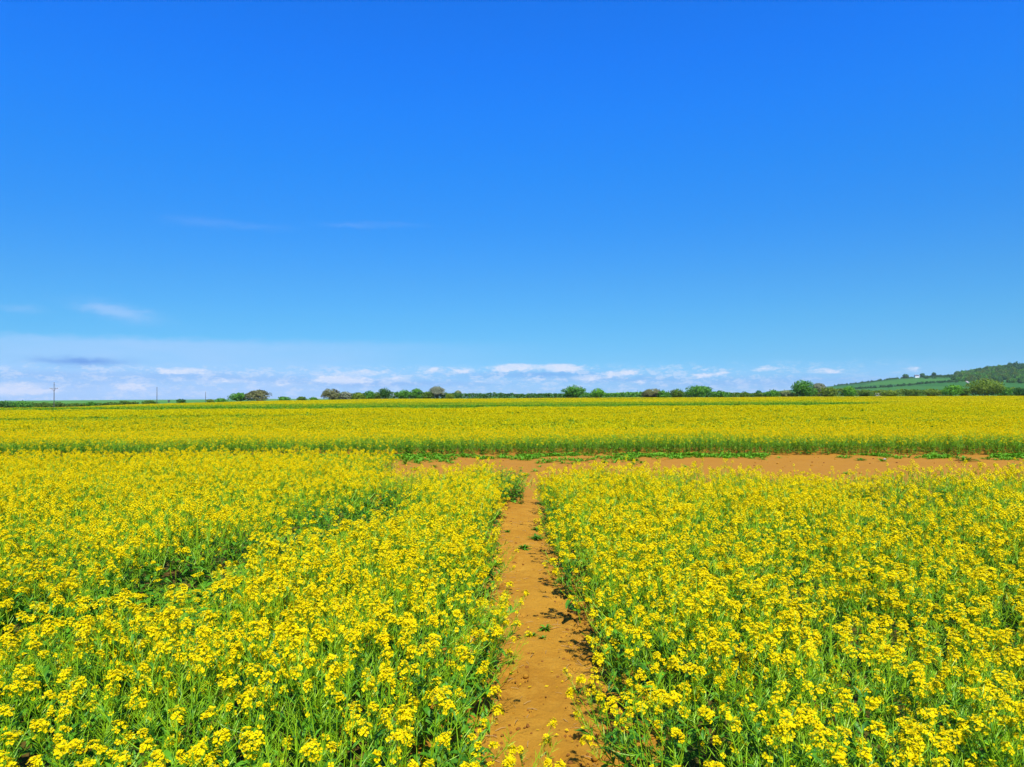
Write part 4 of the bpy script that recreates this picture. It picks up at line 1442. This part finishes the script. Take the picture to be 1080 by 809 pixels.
def box(mb, x0, x1, y0, y1, z0, z1, m=0):
    V = [(a, b, c) for c in (z0, z1) for b in (y0, y1) for a in (x0, x1)]
    mb.add(V, [(0, 2, 3, 1), (4, 5, 7, 6), (0, 1, 5, 4), (2, 6, 7, 3), (0, 4, 6, 2), (1, 3, 7, 5)], m=m)


mb = MB(); box(mb, -7, 7, -3.5, 3.5, -4, 5)
mb.add([(-7, -3.5, 5), (-7, 3.5, 5), (-7, 0, 8), (7, -3.5, 5), (7, 3.5, 5), (7, 0, 8)], T=[(0, 2, 1), (3, 4, 5)])
link('wall', mb.mesh('wall', [M_WHITE]), root)
mb = MB()
for s in (-1, 1):
    mb.add([(-7.4, s * 4.0, 4.7), (7.4, s * 4.0, 4.7), (7.4, 0, 8.15), (-7.4, 0, 8.15), (-7.4, s * 4.0, 4.95), (7.4, s * 4.0, 4.95), (7.4, 0, 8.4), (-7.4, 0, 8.4)],
           [(0, 1, 2, 3), (4, 5, 6, 7), (0, 1, 5, 4), (0, 3, 7, 4), (1, 2, 6, 5)])
rf = link('roof', mb.mesh('roof', [M_SLATE]), root)
for xx in (-5.6, 5.6):
    mb = MB(); box(mb, xx - .6, xx + .6, -.5, .5, 7.6, 9.4); link('chimney', mb.mesh('chimney', [M_WHITE]), rf)
for xx in (-5, -1.8, 1.8, 5):
    for zz in (.8, 3.2):
        if xx == 1.8 and zz < 1: continue
        mb = MB(); box(mb, xx - .5, xx + .5, -3.56, -3.46, zz, zz + 1.3); link('window', mb.mesh('window', [M_GLASSD]), root)
mb = MB(); box(mb, 1.3, 2.3, -3.57, -3.46, -.1, 2.1); link('door', mb.mesh('door', [M_SLATE]), root)
for j, (px, w) in enumerate(((955, 14), (973, 12), (985, 10))):
    r = np.random.default_rng(4000 + j); dj = 1725.0
    xj = (px - 540) / 780 * dj; zj = float(hillz(np.array(xj), np.array(dj)))
    root = bpy.data.objects.new('dark_tree', None); COL.objects.link(root); root.location = (xj, dj, zj)
    tag(root, ['dark tree left of the white farmhouse on the hill', 'dark tree right behind the white farmhouse on the hill', 'dark tree further right of the white farmhouse on the hill'][j], 'tree')
    link('trunk', trunk_mesh(r, 4, .4, w * .8, [M_BARK]), root)
    link('crown', crown_mesh(r, w, 9, 500, 1.2, [G['blue']]), root, (0, 0, 1.5))

# little pale barn at the foot of the hill
d_ = 420.0; x = (925.5 - 540) / 780 * d_; z = float(H(x, d_))
root = bpy.data.objects.new('barn', None); COL.objects.link(root); root.location = (x, d_, z)
tag(root, 'small pale low barn half hidden behind the hedge under the hill', 'barn')
zt = EYE + (HR(925) - 414.4) / 780 * d_ - z
mb = MB(); box(mb, -1.6, 1.6, -1.5, 1.5, 0, zt - .8); link('wall', mb.mesh('wall', [M_TRACK]), root)
mb = MB(); mb.add([(-1.8, -1.8, zt - .85), (1.8, -1.8, zt - .85), (1.8, 1.8, zt - .85), (-1.8, 1.8, zt - .85), (-1.8, 0, zt), (1.8, 0, zt)],
                  [(0, 1, 5, 4), (3, 2, 5, 4), (0, 1, 2, 3)], [(0, 4, 3), (1, 2, 5)])
link('roof', mb.mesh('roof', [M_TRACK]), root)

# low far hills and the far green rise
def ridge(name, px0, px1, rows, depth, m_, seed, rough=1.5):
    x0, x1 = (px0 - 540) / 780 * depth, (px1 - 540) / 780 * depth
    n_ = 160
    x = np.linspace(x0, x1, n_)
    zt = EYE + (HR(540 + 780 * x / depth) - np.interp(x, np.linspace(x0, x1, len(rows)), rows)) / 780 * depth + rough * (fbm(x * 12 / depth, x * 0, seed, 4) - .5) * depth / 1000
    ring = []
    prof = [(-.28, 0), (-.16, .35), (-.07, .8), (0, 1), (.1, .8), (.3, 0)]
    V = []
    for (dy, k) in prof:
        for a, b in zip(x, zt):
            V.append((a, depth * (1 + dy), 0 + (b) * k if k else -3.0))
    q = [(r_ * n_ + i, r_ * n_ + i + 1, (r_ + 1) * n_ + i + 1, (r_ + 1) * n_ + i) for r_ in range(len(prof) - 1) for i in range(n_ - 1)]
    mb = MB(); mb.add(V, q)
    tag(link(name, mb.mesh(name, [m_], True)), kind='structure')


ridge('far_green_rise', 480, 780, [419.5, 418, 416.2, 414.8, 414.4, 414.8, 416.5, 419.5], 1500, M_GRASSLAND, 3, .8)
M_FARHILL = solid('far_woods', (0.035, 0.11, 0.03), (0.06, 0.15, 0.05), .003)
ridge('far_hills', 380, 900, [419.5, 416.6, 416.4, 416.0, 415.8, 415.6, 415.4, 415.0, 414.8, 415.4, 418.0], 5200, M_FARHILL, 8, 1.2)
ridge('far_left_rise', -60, 260, [424, 423.0, 422.6, 422.9, 423.4, 424.0], 560, M_GRASSLAND, 5, .3)

# ------------------------------------------------------------------ the air between here and the hills
hm, ht_ = mat('haze_air')
vp = N(ht_, 'ShaderNodeVolumePrincipled')
vp.inputs['Color'].default_value = (.82, .9, 1, 1)
vp.inputs['Density'].default_value = HAZE
vp.inputs['Anisotropy'].default_value = 0.0
ho = N(ht_, 'ShaderNodeOutputMaterial'); ht_.links.new(vp.outputs[0], ho.inputs['Volume'])
mb = MB(); box(mb, -7100, 7100, -80, 9100, -6, 135)
tag(link('haze', mb.mesh('haze', [hm])), kind='stuff')
